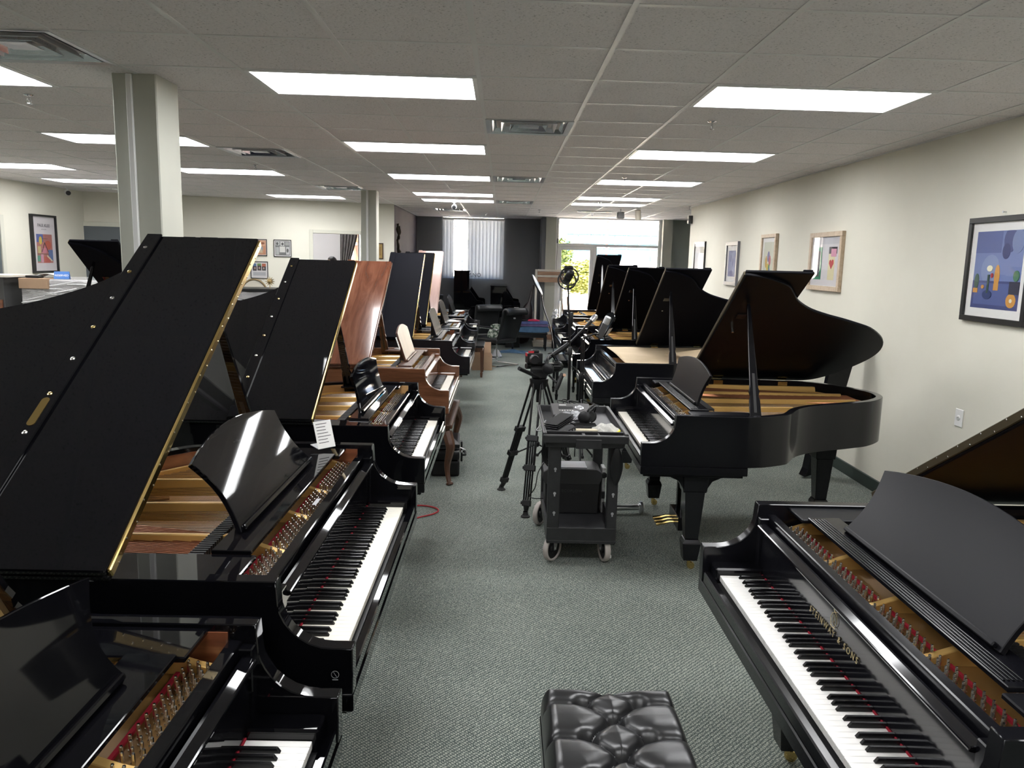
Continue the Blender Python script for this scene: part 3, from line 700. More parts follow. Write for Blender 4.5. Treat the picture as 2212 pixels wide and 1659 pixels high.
        for k, x in enumerate(xs_):
            MB().prism([(.256, .866), (.46, .866), (.46, .915), (.37, .910), (.31, .890), (.256, .878)], x - .012, x + .012, 'x').build('plate_web', M_gold, pl, bevel=.002)
            if k < 4:
                x1 = x - (.0, .03, .10, .06)[k]; yy = Lg - .16
                while yy > .6 and (rim_x(f1, yy) is None or rim_x(f1, yy) < x1 + .02 or yy > Lg - .2): yy -= .02
                dirv = Vector((x1 - x, yy - .44)); ln = dirv.length; an = math.atan2(dirv.x, dirv.y)
                MB().prism([(-.016, 0), (.016, 0), (.009, .062), (-.009, .062)], 0, ln, 'y', rotm(0, 0, -an, (x, .44, .872))).build('plate_strut', M_gold, pl, bevel=.003)
        # cross bar of the plate and capo
        MB().box(-.02, w - RIM_T - .012, .470, .500, .885, .925).build('capo_bar', M_gold, pl, bevel=.006)
        # strings
        st = MB(); cu_ = MB()
        for k in range(64):
            x = -.30 + k * (w - .10 + .30) / 63; yy = Lg - .2
            xe = x - .16 + .10 * k / 63
            while yy > .62 and (rim_x(f1, yy) is None or rim_x(f1, yy) < xe + .005): yy -= .02
            st.tube([(x, .40, .885), (x + (xe - x) * .2, .50, .907), (xe, yy, .900)], .0009, 4, False)
        for k in range(34):
            x = -w + .10 + k * .0105; xe = x + .18 + k * .0035; yy = Lg - .14
            while yy > .7 and (rim_x(f1, yy) is None or rim_x(f1, yy) < xe + .01 or (yy > Lg - .22 and xe < -w + .35)): yy -= .02
            cu_.tube([(x, .40, .887), (x + .02, .50, .915), (xe, yy, .916)], .0022, 5, False)
        st.build('treble_strings', M_steel, P, kind='stuff'); cu_.build('bass_strings', M_copper, P, kind='stuff')
        MB().tube([(.30, .62 + .25 * (Lg - 1), .845), (.05, .95 + .3 * (Lg - 1), .845), (-.25, 1.12 + .5 * (Lg - 1.2), .845)], .018, 6).build('bridge', M_maple, P)
        da = MB()
        for k in range(62): x = -w + .10 + k * .0165; da.box(x - .004, x + .004, .462, .505, .915, .937)
        da.build('dampers', M_damper, P, kind='stuff')
        # tuning pins in three staggered banks
        pos = []
        for k in range(72):
            x = -w + .095 + k * (W - .20) / 71
            if min(abs(x - xx) for xx in xs_) < .016: continue
            for r_ in range(3): pos.append((x + .004 * r_, .272 + .023 * r_ + .010 * (k % 2), .868))
        if pins == 'individual':
            for c in pos: o = obj('tuning_pin', PINM, pl, c)
        else:
            pm = MB()
            for c in pos: pm.add([(v_[0] + c[0], v_[1] + c[1], v_[2] + c[2]) for v_ in pin_mb.v], pin_mb.f)
            pm.build('tuning_pins', M_pin, P, kind='stuff')
        if felt: MB().box(-w + .09, w - .10, .347, .356, .868, .875).build('string_felt', M_felt, P)
    if desk_on: desk(P, **(desk_kw or dict(m=case)))
    # ------------ lid
    if lid is not None:
        zh = ZR + .003; e = .014
        lp = outline(w, Lg, yh, e, dense=False)
        fy = yh - flap
        lp = [(x, max(y, yh)) for x, y in lp]
        Ml = Matrix.Translation((-w - .006, 0, zh)) @ Matrix.Rotation(-R(lid), 4, 'Y')
        mb = MB().prism([(x + w + .006, y) for x, y in lp], 0, .020)
        ld_ = mb.build('lid', lid_m, P, bevel=.004); ld_.matrix_local = Ml
        if lid > 5:
            y2 = 2 * yh - fy
            fl = MB().box(-.008, W + .020, yh + .004, y2, .0215, .040).build('lid_flap', flap_m, ld_, bevel=.004)
            MB().box(-.008, W + .020, y2 - .064, y2 - .006, .040, .050).build('flap_rail', flap_m, fl, bevel=.003)
            for k in range(bumpers):
                MB().lathe([(.0075, 0), (.0075, .002), (.004, .0035), (.002, .004)], 12, None, (.12 + k * (W - .20) / max(1, bumpers - 1), y2 - .034, .050)).build('bumper', M_brass if k % 2 else M_pin, fl, smooth=True)
            MB().box(.0, W + .010, yh - .006, yh + .004, .008, .036).build('piano_hinge', hinge_m, ld_, bevel=.003)
            if screws:
                sc_ = MB()
                for k in range(24): sc_.lathe([(.0032, 0), (.0032, .0012), (.0012, .0018)], 8, rotm(R(90), 0, 0, (.04 + k * (W - .06) / 23, yh - .006, .014 + .014 * (k % 2))))
                sc_.build('hinge_screws', M_pin, ld_, kind='stuff')
        else:
            MB().box(-.008, W + .020, fy, yh - .003, 0, .020).build('lid_flap', flap_m, ld_, bevel=.004)
        for yy in (.80, Lg - .50):
            MB().box(.004, .052, yy - .035, yy + .035, -.0035, 0).build('lid_hinge', M_brass, ld_)
        for yy in (.80, Lg - .50):
            MB().box(-w + RIM_T, -w + RIM_T + .003, yy - .035, yy + .035, ZR - .05, ZR - .004).build('rim_hinge', M_brass, P)
        if lid > 20 and stick:
            b0 = Vector((w - .075, yh + .08, .90)); xt = .26; b1 = Vector((xt, yh + .11, zh + (xt + w) * math.tan(R(lid)) - .002))
            ln = (b1 - b0).length; ax = (b1 - b0).normalized(); sx = Vector((0, 1, 0)).cross(ax).normalized(); sy = ax.cross(sx)
            Ms = Matrix(((sx.x, sy.x, ax.x, b0.x), (sx.y, sy.y, ax.y, b0.y), (sx.z, sy.z, ax.z, b0.z), (0, 0, 0, 1)))
            hw = [(0, .034), (.05, .034), (.16, .031), (.185, .024), (.215, .031), (.24, .025), (.42, .021), (ln - .02, .010), (ln, .008)]
            poly = [(-h, z) for z, h in hw] + [(h, z) for z, h in hw[::-1]]
            so = MB().prism([(a, b_) for a, b_ in poly], -.009, .009, 'x', Ms).build('prop_stick', stick_m, P, bevel=.002)
            MB().prism([(-.008, .08), (.008, .08), (.008, .33), (-.008, .33)], -.0096, .0096, 'x', Ms).build('stick_inlay', M_damper, so)
            MB().box(xt + w - .02, xt + w + .04, yh + .08, yh + .14, -.006, 0).build('stick_cup', case, ld_, bevel=.002)
            MB().cyl((w + .10, yh + .10, -.002), (w + .10, yh + .10, -.035), .008, 8).build('lid_post', M_pin, ld_)
    if legs:
        for x in (-w + .125, w - .125): spade_leg(P, x, .34, case, zb=zoff)
        spade_leg(P, -.24 * w / .74, Lg - .34, case, zb=zoff, bracket=False)
        lyre(P, case, zoff)
    return P
def part(P, name): 
    for c in P.children:
        if c.name.split('.')[0] == name: return c
def card(x, y, z, rz, lab, w=.10, h=.115, lean=18, lines=7):
    t = thing('price_card', lab, 'card', (x, y, z), rz, 'price cards')
    M = rotm(R(-lean), 0, 0)
    MB().box(-w / 2, w / 2, -.0012, .0012, 0, h, M).build('card_face', M_paper, t)
    MB().box(-w / 2, w / 2, -.0012, .0012, 0, h * .5, rotm(R(-80), 0, 0)).build('card_foot', M_greylight, t)
    a = MB()
    for k in range(lines):
        z0 = h * (.88 - .8 * k / lines); a.box(-w * .40, w * (.1 + .3 * random.random()), -.0020, -.0012, z0, z0 + h * .022, M)
    a.build('printed_lines', M_print, t)
    return t
gloss_desk = dict(m=M_gloss, fluted=False, hb=.42, ht=.41, rise=.20, bulge=.045, side=.045, lean=.14)
# ---- left row, from the camera outwards
L1 = grand('nearest glossy black grand piano at the lower left corner', -.370, 1.04, -1, Lg=1.9, case=M_gloss, inner=M_inner, keys='white', lid=33, desk_kw=dict(gloss_desk, lean=.07, hb=.45, ht=.47), zoff=.0, arm=.785, felt=True, W=1.46)
L2 = grand('large glossy black grand piano with brass lid hinge left of the aisle', -.360, 2.605, -1, W=1.50, Lg=2.12, case=M_gloss, inner=M_inner, keys='ivory', lid=33, yh=.59, flap=.435, screws=True, zoff=.05, desk_kw=gloss_desk, bumpers=9, arm=.79)
L3 = grand('glossy black grand piano with a bright reflection on its lid, before the walnut one', -.385, 4.66, -1, W=1.46, Lg=1.80, case=M_gloss, inner=M_maple, keys='ivory', lid=32.3, yh=.57, flap=.43, desk_kw=dict(gloss_desk, lean=.05), bumpers=8)
L4 = grand('walnut brown grand piano with red mahogany lid in the left row', -.405, 6.77, -1, W=1.47, Lg=1.66, case=M_walnut, inner=M_walnut, keys='ivory', lid=31.5, yh=.62, lid_m=M_mahog, desk_kw=dict(m=M_darkwood, fluted=False, hb=.33, ht=.33, rise=.235, bulge=.045, style='straight', lean=.075), hinge_m=M_mahog, stick_m=M_darkwood)
L5 = grand('black grand piano with gold trimmed lid behind the walnut one', -.335, 8.95, -1, Lg=1.70, case=M_satin2, inner=M_inner, individual=False, lid=35.5, yh=.60, lid_m=M_mattelid, desk_kw=dict(m=M_satin2, hb=.38, ht=.36, rise=.26, bulge=.03, style='straight', lean=.085))
L6 = grand('second to last black grand piano of the left row', -.36, 10.6, -1, Lg=1.66, case=M_satin2, inner=M_inner, individual=False, lid=36.5, yh=.60, lid_m=M_mattelid, desk_kw=dict(m=M_satin2, hb=.36, ht=.34, rise=.26, bulge=.04, style='straight', lean=.085))
L7 = grand('farthest grand piano of the left row, with a mahogany lid tinted pink for its sheen', -.385, 12.57, -1, Lg=1.62, case=M_satin2, inner=M_inner, individual=False, lid=38.5, yh=.60, lid_m=M_pinksheen, desk_kw=dict(m=M_satin2, hb=.36, ht=.34, rise=.24, bulge=.04, style='straight', lean=.085), hinge_m=M_pinksheen)
# ---- right row
satin_desk = dict(m=M_satindesk, tray_m=M_satin, fluted=True, hb=.41, ht=.46, rise=.19, bulge=.05, side=.03, lean=.14)
R1 = grand('satin black grand piano with gold lettering at the lower right', .755, 2.05, 1, hinge_m=M_hingedark, screws=True, Lg=1.95, W=1.46, case=M_satin, lid_m=M_satinlid, keys='white', lid=31, yh=.635, pins='individual', desk_kw=satin_desk, lining=None)
R2 = grand('satin black baby grand piano with raised lid beside the cart', .825, 5.13, 1, W=1.50, Lg=1.785, case=M_satin, lid_m=M_satinlid, keys='ivory', hinge_m=M_hingedark, lid=31.5, yh=.59, rot=-.8, desk_kw=dict(satin_desk, lean=.06))
R3 = grand('black grand piano covered with brown kraft paper, fallboard closed', .79, 7.41, 1, W=1.50, Lg=1.75, case=M_satin2, individual=False, lid_m=M_mattelid, hinge_m=M_hingedark, lid=31, yh=.62, fall='closed', paper=True, desk_on=False)
R4 = grand('glossy black grand piano behind the paper covered one', .79, 9.42, 1, Lg=1.75, case=M_gloss, individual=False, lid_m=M_mattelid, hinge_m=M_hingedark, lid=31, yh=.62, desk_kw=dict(m=M_gloss, fluted=False, style='straight', hb=.36, ht=.34, rise=.22))
R5 = grand('black grand piano second to last in the right row', .80, 11.28, 1, Lg=1.70, case=M_satin2, individual=False, lid_m=M_mattelid, hinge_m=M_hingedark, lid=31.5, yh=.62, desk_on=False)
R6 = grand('farthest black grand piano, its lid standing against the bright storefront', .90, 13.35, 1, Lg=1.60, case=M_satin2, individual=False, lid_m=M_mattelid, hinge_m=M_hingedark, lid=39, yh=.62, desk_on=False)
# ---- second row far left, seen between the lids
B1 = grand('glossy black grand piano beyond the near column with its lid underside showing', -4.20, 7.0, 1, Lg=1.68, case=M_gloss, individual=False, lid=37, yh=.63, lid_m=M_mattelid, desk_on=False)
B2 = grand('black grand piano with half raised lid far behind the left row', -4.30, 9.6, 1, Lg=1.65, case=M_satin2, individual=False, lid=17, yh=.63, desk_on=False)
# lettering, emblem and name plate
Mf = rotm(R(84), 0, 0, (-.02, .1955, .800))
text_obj('STEINWAY & SONS', .026, M_goldtext, part(R1, 'fallboard'), Mf, spacing=1.55)
em = MB(); 
em.tube([(-.014, 0, .020), (-.020, 0, .034), (-.014, 0, .050), (0, 0, .058), (.014, 0, .050), (.020, 0, .034), (.014, 0, .020), (0, 0, .012)], .0009, 5, closed=True)
for k in (-.007, 0, .007): em.cyl((k, 0, .022), (k, 0, .050), .0006, 4)
em.tube([(-.010, 0, .062), (0, 0, .056), (.010, 0, .062)], .0009, 5); em.cyl((-.016, 0, .014), (.016, 0, .014), .0009, 5)
o = em.build('lyre_emblem', M_goldtext, part(R1, 'fallboard')); o.matrix_local = rotm(R(-6), 0, 0, (-.02, .1935, .805))
# small ring emblem on the side of the large glossy piano
em = MB().tube([(.012 * math.cos(a * PI / 8), 0, .012 * math.sin(a * PI / 8)) for a in range(16)], .0008, 4, closed=True).cyl((-.005, 0, -.008), (.005, 0, .008), .0008, 4).box(-.009, .009, -.0006, .0006, -.019, -.016)
o = em.build('side_emblem', M_greytext, part(L2, 'rim')); o.matrix_local = rotm(0, 0, R(90), (-.7505, .045, .72)) @ Matrix.Scale(.8, 4)
# brass plate on the flap rail and a label on the lock rail of the large glossy piano
fl2 = [c for c in part(L2, 'lid').children if c.name.startswith('lid_flap')][0]
y2 = .59 + .435
MB().prism([(.472 + .012 - .012 * math.cos(a), y2 - .034 + .012 * math.sin(a)) for a in [-PI / 2 + PI * k / 6 for k in range(7)]] + [(.578 + .012 * math.cos(a), y2 - .034 + .012 * math.sin(a)) for a in [PI / 2 - PI * k / 6 for k in range(7)]], .050, .0518).build('brass_plate', M_brass, fl2)
MB().box(-.02, .05, .262, .276, .928, .9292).build('rail_label', M_greylight, part(L2, 'lock_rail'))
card(-.722, 2.605 + .60, 1.026, R(48), 'white printed price card on the large glossy piano', .085, .115)
card(-.93, 7.22, ZR + .012, R(70), 'white card standing on the walnut piano', .06, .12, 22, 4)
# ================================================================== THINGS IN THE AISLE
def bench(lab, x0, x1, y0, y1, zt, m, leg_m=None, cushion=None, style='taper', group='piano benches', ap=.07):
    t = thing('piano_bench', lab, 'bench', ((x0 + x1) / 2, (y0 + y1) / 2, 0), 0, group)
    a, b_ = (x1 - x0) / 2, (y1 - y0) / 2; leg_m = leg_m or m
    MB().box(-a, a, -b_, b_, zt - .035, zt).build('seat', cushion or m, t, bevel=.008, seg=2)
    MB().box(-a + .02, a - .02, -b_ + .02, b_ - .02, zt - .035 - ap, zt - .035).build('apron', m, t, bevel=.003)
    for sx in (-1, 1):
        for sy in (-1, 1):
            x, y = sx * (a - .035), sy * (b_ - .035); lg = MB(); z1 = zt - .035 - ap
            if style == 'taper':
                lg.taper((x, y, .075), (.028, .028), (x, y, z1 + .03), (.048, .048)); lg.taper((x, y, .06), (.042, .042), (x, y, .075), (.042, .042)); lg.taper((x, y, 0), (.030, .030), (x, y, .06), (.040, .040))
                lg.build('leg', leg_m, t, bevel=.002)
            else:
                ox = sx * .022; oy = sy * .030
                path = [(x - ox * .5, y - oy * .5, z1 + .03), (x + ox * .9, y + oy * .9, z1 - .06), (x + ox * .8, y + oy * .8, z1 - .12), (x - ox * .1, y - oy * .1, z1 * .45), (x - ox * .1, y - oy * .1, .10), (x + ox * .5, y + oy * .5, .035), (x + ox * .9, y + oy * .9, 0)]
                lg.tube(catmull(path, 4), [.046 - .026 * min(1, k / 17) + (.010 if k > 21 else 0) for k in range(25)], 8).build('leg', leg_m, t, smooth=True)
    return t
# ---- tufted adjustable bench in the foreground
BX0, BX1, BY0, BY1, BZ = .142, .572, 1.48, 2.305, .505
t = thing('tufted_bench', 'black leather piano bench with deep button tufting in the foreground', 'bench', ((BX0 + BX1) / 2, (BY0 + BY1) / 2, 0))
bw, bd = (BX1 - BX0), (BY1 - BY0)
btn = []; rows = []
k = 0; yy = bd / 2 - .085
while yy > -bd / 2 + .05:
    btn += ([(-.088, yy), (.088, yy)] if k % 2 == 0 else [(0, yy)]); rows.append(yy); yy -= .088; k += 1
segs = []
for a in btn:
    for b_ in btn:
        if abs(a[1] - b_[1] + .088) < .002 and abs(abs(a[0] - b_[0]) - .088) < .002: segs.append((a, b_))
for a in btn:
    if abs(a[0]) > .05: segs.append((a, (math.copysign(bw / 2 + .02, a[0]), a[1])))
segs.append(((0, bd / 2 + .02), (0, bd / 2 - .02))); segs.append(((0, bd / 2 - .02), btn[0])); segs.append(((0, bd / 2 - .02), btn[1]))
def dseg(p, s_):
    (ax, ay), (bx_, by_) = s_; dx, dy = bx_ - ax, by_ - ay; q = max(0, min(1, ((p[0] - ax) * dx + (p[1] - ay) * dy) / (dx * dx + dy * dy + 1e-9)))
    return math.hypot(p[0] - ax - q * dx, p[1] - ay - q * dy)
def bfn(u, v):
    x = (u - .5) * bw; y = (v - .5) * bd
    ex = min(bw / 2 - abs(x), bd / 2 - abs(y))
    z = 0.0
    ds = min(dseg((x, y), s_) for s_ in segs); db = min(math.hypot(x - c[0], y - c[1]) for c in btn)
    puff = .026 * (1 - math.exp(-ds / .022)) - .030 * math.exp(-(db / .022) ** 2) - .008 * math.exp(-ds / .004)
    edge = min(1, max(0, ex) / .05); dome = -.055 * (1 - math.sqrt(max(0, 1 - (1 - edge) ** 2)))
    shrink = 1 - .03 * (1 - edge) ** 2
    return (x * shrink, y * shrink, BZ - .028 + puff * min(1, ex / .03 + .15) + dome)
cs = MB().grid(bfn, 110, 200)
nu, nv = 110, 200; ring = [i for i in range(nu + 1)] + [j * (nu + 1) + nu for j in range(1, nv + 1)] + [nv * (nu + 1) + i for i in range(nu - 1, -1, -1)] + [j * (nu + 1) for j in range(nv - 1, 0, -1)]
k0 = len(cs.v); n = len(ring)
cs.v += [(cs.v[i][0] * 1.0, cs.v[i][1], BZ - .115) for i in ring]
cs.f += [(ring[i], ring[(i + 1) % n], k0 + (i + 1) % n, k0 + i) for i in range(n)]
cs.build('cushion', M_leather, t, smooth=True)
for c in btn:
    MB().lathe([(.010, 0), (.0095, .004), (.006, .0065), (.001, .0075)], 14, None, (c[0], c[1], BZ - .062)).build('button', M_leather, t, smooth=True)
MB().box(-bw / 2 + .004, bw / 2 - .004, -bd / 2 + .004, bd / 2 - .004, BZ - .185, BZ - .115).build('apron', M_satin, t, bevel=.003)
for sx in (-1, 1):
    for sy in (-1, 1): MB().taper((sx * (bw / 2 - .04), sy * (bd / 2 - .04), 0), (.04, .04), (sx * (bw / 2 - .04), sy * (bd / 2 - .04), BZ - .185), (.06, .06)).build('leg', M_satin, t, bevel=.003)
for sx in (-1, 1): MB().lathe([(.022, 0), (.030, .008), (.030, .028), (.022, .034)], 18, rotm(0, R(90 * sx), 0, (sx * bw / 2, 0, BZ - .15))).build('height_knob', M_satin, t, smooth=True)

# ---- utility cart
ct = thing('utility_cart', 'dark grey plastic two shelf utility cart with equipment', 'cart', (.502, 4.90, 0))
cx, cyy = .502, 4.90
def cb(x0, x1, y0, y1, z0, z1): return (x0 - cx, x1 - cx, y0 - cyy, y1 - cyy, z0, z1)
# lower shelf: floor and lips
lo = MB().box(*cb(.293, .711, 4.515, 5.31, .138, .160)).build('lower_shelf', M_cart, ct, bevel=.004)
MB().box(*cb(.293, .711, 4.515, 4.530, .160, .237)).box(*cb(.293, .711, 5.295, 5.31, .160, .237)).box(*cb(.293, .308, 4.53, 5.295, .160, .237)).box(*cb(.696, .711, 4.53, 5.295, .160, .237)).build('lower_lip', M_cart, lo, bevel=.003)
up = MB().box(*cb(.275, .729, 4.475, 5.345, .742, .790)).build('upper_tray', M_cart, ct, bevel=.004)
tl_ = MB()
tl_.taper((0, 4.545 - cyy, .742), (.452, .012), (0, 4.542 - cyy, .826), (.470, .012)); tl_.taper((0, 5.335 - cyy, .742), (.452, .012), (0, 5.345 - cyy, .83), (.478, .012))
for s in (-1, 1): tl_.taper((s * .224, .01, .742), (.012, .86), (s * .238, .01, .828), (.012, .88))
tl_.build('tray_wall', M_cart, up, bevel=.003)
rim_ = MB().box(-.250, .250, 5.340 - cyy, 5.362 - cyy, .818, .832).box(-.250, .250, 4.44 - cyy, 4.468 - cyy, .775, .822).box(-.250, -.228, 4.46 - cyy, 5.35 - cyy, .816, .832).box(.228, .250, 4.46 - cyy, 5.35 - cyy, .816, .832)
rim_.build('tray_rim', M_cart, up, bevel=.006, seg=2)
MB().box(-.245, .245, 4.468 - cyy, 4.540 - cyy, .770, .790).box(-.02, .0, 4.468 - cyy, 4.540 - cyy, .79, .818).box(.075, .085, 4.468 - cyy, 4.54 - cyy, .79, .818).build('tool_ledge', M_cart, up, bevel=.003)
MB().box(-.23, .22, 4.50 - cyy, 4.515 - cyy, .735, .775).box(-.06, .09, 4.432 - cyy, 4.445 - cyy, .745, .80).build('front_apron', M_cart, up, bevel=.003)
for x0, x1 in ((.293, .366), (.648, .711)):
    for y0, y1 in ((4.517, 4.570), (5.255, 5.308)):
        p_ = MB().taper(((x0 + x1) / 2 - cx, (y0 + y1) / 2 - cyy, .20), (x1 - x0, y1 - y0), ((x0 + x1) / 2 - cx, (y0 + y1) / 2 - cyy, .745), ((x1 - x0) * 1.03, (y1 - y0))).build('post', M_cart, ct, bevel=.005)
        if y0 < 5:
            for zz in (.33, .45, .60):
                MB().lathe([(.0085, 0), (.0085, .002)], 12, rotm(R(90), 0, 0, ((x0 + x1) / 2 - cx + .004, y0 - cyy - .0005, zz))).box((x0 + x1) / 2 - cx + .000, (x0 + x1) / 2 - cx + .008, y0 - cyy - .0025, y0 - cyy - .0005, zz - .018, zz - .006).build('keyhole', M_greylight, p_)
def wheel(x, y, rz, par, lock=False):
    w = obj('caster', None, par); w.location = (x - cx, y - cyy, 0); w.rotation_euler = (0, 0, rz)
    ty = MB().lathe([(.068, -.017), (.079, -.016), (.083, -.008), (.083, .008), (.079, .016), (.068, .017)], 28, rotm(0, R(90), 0, (0, 0, .083)))
    n_ = 28; ty.f = ty.f[:-2]; ty.f += [(k, (k + 1) % n_, 5 * n_ + (k + 1) % n_, 5 * n_ + k) for k in range(n_)]
    ty.build('tyre', M_tyre, w, smooth=True)
    MB().lathe([(.012, -.020), (.030, -.020), (.034, -.008), (.069, -.008), (.069, .008), (.034, .008), (.030, .020), (.012, .020)], 24, rotm(0, R(90), 0, (0, 0, .083))).build('hub', M_blackplast, w, smooth=True)
    f = MB()
    for s in (-1, 1): f.prism([(-.018, .138), (.030, .138), (.010, .072), (-.010, .072)], s * .0235 - .0015, s * .0235 + .0015, 'x')
    f.box(-.03, .03, -.03, .04, .132, .138).build('fork', M_zinc, w)
    MB().cyl((-.028, 0, .083), (.028, 0, .083), .006, 8).build('axle', M_zinc, w)
    return w
wheel(.335, 4.595, R(-38), ct); wheel(.655, 4.605, R(12), ct); wheel(.290, 5.255, R(-30), ct); wheel(.668, 5.255, R(-20), ct)
MB().box(.675 - cx, .695 - cx, 4.55 - cyy, 4.575 - cyy, .035, .055).build('brake_tab', M_paper, ct, bevel=.003)
# things on the cart
ps = thing('power_station', 'grey portable power station box on the lower cart shelf', 'power station', (.485, 5.135, .1605))
prof = [(-.188, 0), (.188, 0), (.192, .01), (.192, .215), (.170, .245), (.170, .30), (-.170, .30), (-.170, .245), (-.192, .215), (-.192, .01)]
prof = [(-.170, 0), (.170, 0), (.178, .012), (.178, .20), (.200, .245), (.192, .285), (.160, .305), (-.160, .305), (-.192, .285), (-.200, .245), (-.178, .20), (-.178, .012)]
MB().prism(prof, -.115, .105, 'y').build('body', mat('power_station_grey', (.014, .014, .015), .5), ps, bevel=.006)
MB().prism([(-.178, .20), (.178, .20), (.200, .245), (.192, .285), (.160, .3055), (-.160, .3055), (-.192, .285), (-.200, .245)], -.118, .108, 'y').build('upper_shell', mat('power_station_shell', (.028, .028, .029), .5), ps, bevel=.004)
MB().box(-.13, .10, -.09, .08, .305, .309).build('top_panel', M_lid_pale, ps, bevel=.003)
text_obj('ECOFLOW', .026, M_grey, ps, rotm(R(90), 0, 0, (.0, -.1158, .155)), spacing=1.15)
iv = thing('power_adapter', 'pale grey adapter box with round black socket on the cart', 'adapter', (.684, 5.10, .1605))
MB().box(-.0, .026, -.05, .05, 0, .31).build('body', mottled('adapter_grey', (.22, .22, .22), (.42, .42, .41), .5, 40), iv, bevel=.004)
MB().lathe([(.02, 0), (.02, .006), (.012, .008)], 16, rotm(R(90), 0, 0, (.013, -.051, .26))).build('socket', M_blackplast, iv)
MB().box(.002, .024, -.06, -.05, .10, .15).build('plug', M_blackplast, iv, bevel=.003)
cbl = MB()
for k in range(7):
    a0 = random.random() * 6; c0 = (.322 + .012 * k % .05, 5.0 + .02 * k, .62)
    cbl.tube(catmull([(.30 + .05 * math.cos(a0), 4.95 + .03 * k, .73), (.275 + .008 * k, 4.97 + .02 * k, .60), (.32, 4.99 + .02 * k, .49 + .01 * k), (.36 - .006 * k, 5.02, .53), (.345, 5.0 + .02 * k, .66), (.31, 5.0, .73)], 6), .0042, 6)
o = cbl.build('cable_bundle', M_blackplast, kind=None, smooth=True); tag(o, 'bundle of black cables hanging under the upper cart tray', 'cables')
o = MB().tube(catmull([(.30, 5.0, .52), (.255, 4.95, .46), (.235, 4.93, .36), (.20, 4.96, .295), (.235, 4.94, .285), (.292, 4.96, .280)], 8), .0035, 6).build('hanging_cable', M_blackplast, smooth=True); tag(o, 'single black cable looping out at the left of the cart', 'cable')
o = MB().tube(catmull([(.40, 5.30, .735), (.37, 5.32, .62), (.38, 5.33, .50)], 6), .004, 6).tube(catmull([(.45, 5.30, .735), (.47, 5.33, .66), (.52, 5.34, .58), (.525, 5.34, .47)], 6), .004, 6).tube(catmull([(.42, 5.31, .735), (.40, 5.34, .6), (.44, 5.35, .47)], 6), .004, 6).build('rear_cables', M_blackplast, smooth=True); tag(o, 'thin black cables dropping behind the upper cart tray', 'cables')
# hanging bag
bg = MB()
def bagf(u, v):
    a = 2 * PI * u; w_ = (.007 + .029 * math.sin(PI * min(1, v * 1.02)) ** .7) * (1 + .10 * math.sin(5 * a + 3 * v)); return (w_ * math.cos(a), w_ * .45 * math.sin(a) , -.235 * v + .015)
bg.grid(bagf, 22, 16); t = thing('drawstring_bag', 'small black bag hanging from the right side of the cart', 'bag', (.690, 4.488, .735))
bg.build('pouch', M_blackplast, t, smooth=True); MB().tube([(-.0, -.0, .015), (.0, -.012, .06), (.006, .0, .09)], .002, 5).build('string', M_blackplast, t)
# recorder
rec = thing('audio_recorder', 'flat grey audio recorder with a round dial on the cart', 'recorder', (.470, 5.13, .792), R(4))
Mr = rotm(R(16), 0, 0, (0, 0, .028))
MB().box(-.13, .13, -.085, .085, -.012, .032, Mr).build('body', mat('recorder_grey', (.075, .072, .072), .45), rec, bevel=.004)
MB().box(-.085, .015, .0, .034, .032, .0335, Mr).build('display', M_blackplast, rec, bevel=.002)
MB().lathe([(.030, .032), (.030, .036), (.022, .040), (.020, .037)], 24, Mr @ Matrix.Translation((.055, .012, 0))).build('dial', M_alu, rec, smooth=True)
for k in range(6): MB().box(-.085 + k * .017, -.075 + k * .017, -.030, -.024, .032, .035, Mr).build('button', M_paper, rec)
MB().box(-.075, -.028, .052, .060, .032, .0328, Mr).build('brand_print', M_paper, rec)
o = MB()
for k, x in enumerate((.40, .435, .47, .56)): o.tube(catmull([(x, 5.22, .85), (x - .01, 5.28, .875 + .01 * (k % 2)), (x + .05, 5.33, .86), (x + .12, 5.34, .835)], 6), .004, 6)
o = o.build('recorder_leads', M_blackplast, smooth=True); tag(o, 'black plugs and leads behind the recorder', 'cables')
# headphones on the cart
def headphones(name, lab, loc, M, r=.085):
    t = thing(name, lab, 'headphones', loc)
    arc = [(r * math.cos(a), 0, r * math.sin(a)) for a in [R(10 + 160 * k / 16) for k in range(17)]]
    b_ = MB()
    for s in (-1, 1): b_.tube([(p[0], s * .008, p[2]) for p in arc], .006, 6)
    b_.v = [tuple(M @ Vector(p)) for p in b_.v]; b_.build('headband', M_blackplast, t, smooth=True)
    for s in (-1, 1):
        c = MB().lathe([(.018, -.020), (.036, -.018), (.040, -.004), (.040, .010), (.030, .020), (.016, .022)], 22, M @ rotm(0, R(90 * s), 0, (s * (r + .004), 0, -.010))); o = c.build('ear_cup', M_blackplast, t, smooth=True)
        MB().lathe([(.024, .0), (.040, .002), (.042, .010), (.036, .018), (.022, .016)], 22, M @ rotm(0, R(-90 * s), 0, (s * (r - .006), 0, -.010))).build('ear_pad', M_rubber, o, smooth=True)
    return t
headphones('headphones', 'black headphones lying in the cart tray', (.560, 4.90, .838), rotm(R(28), R(8), R(70), (0, 0, .012)), .075)
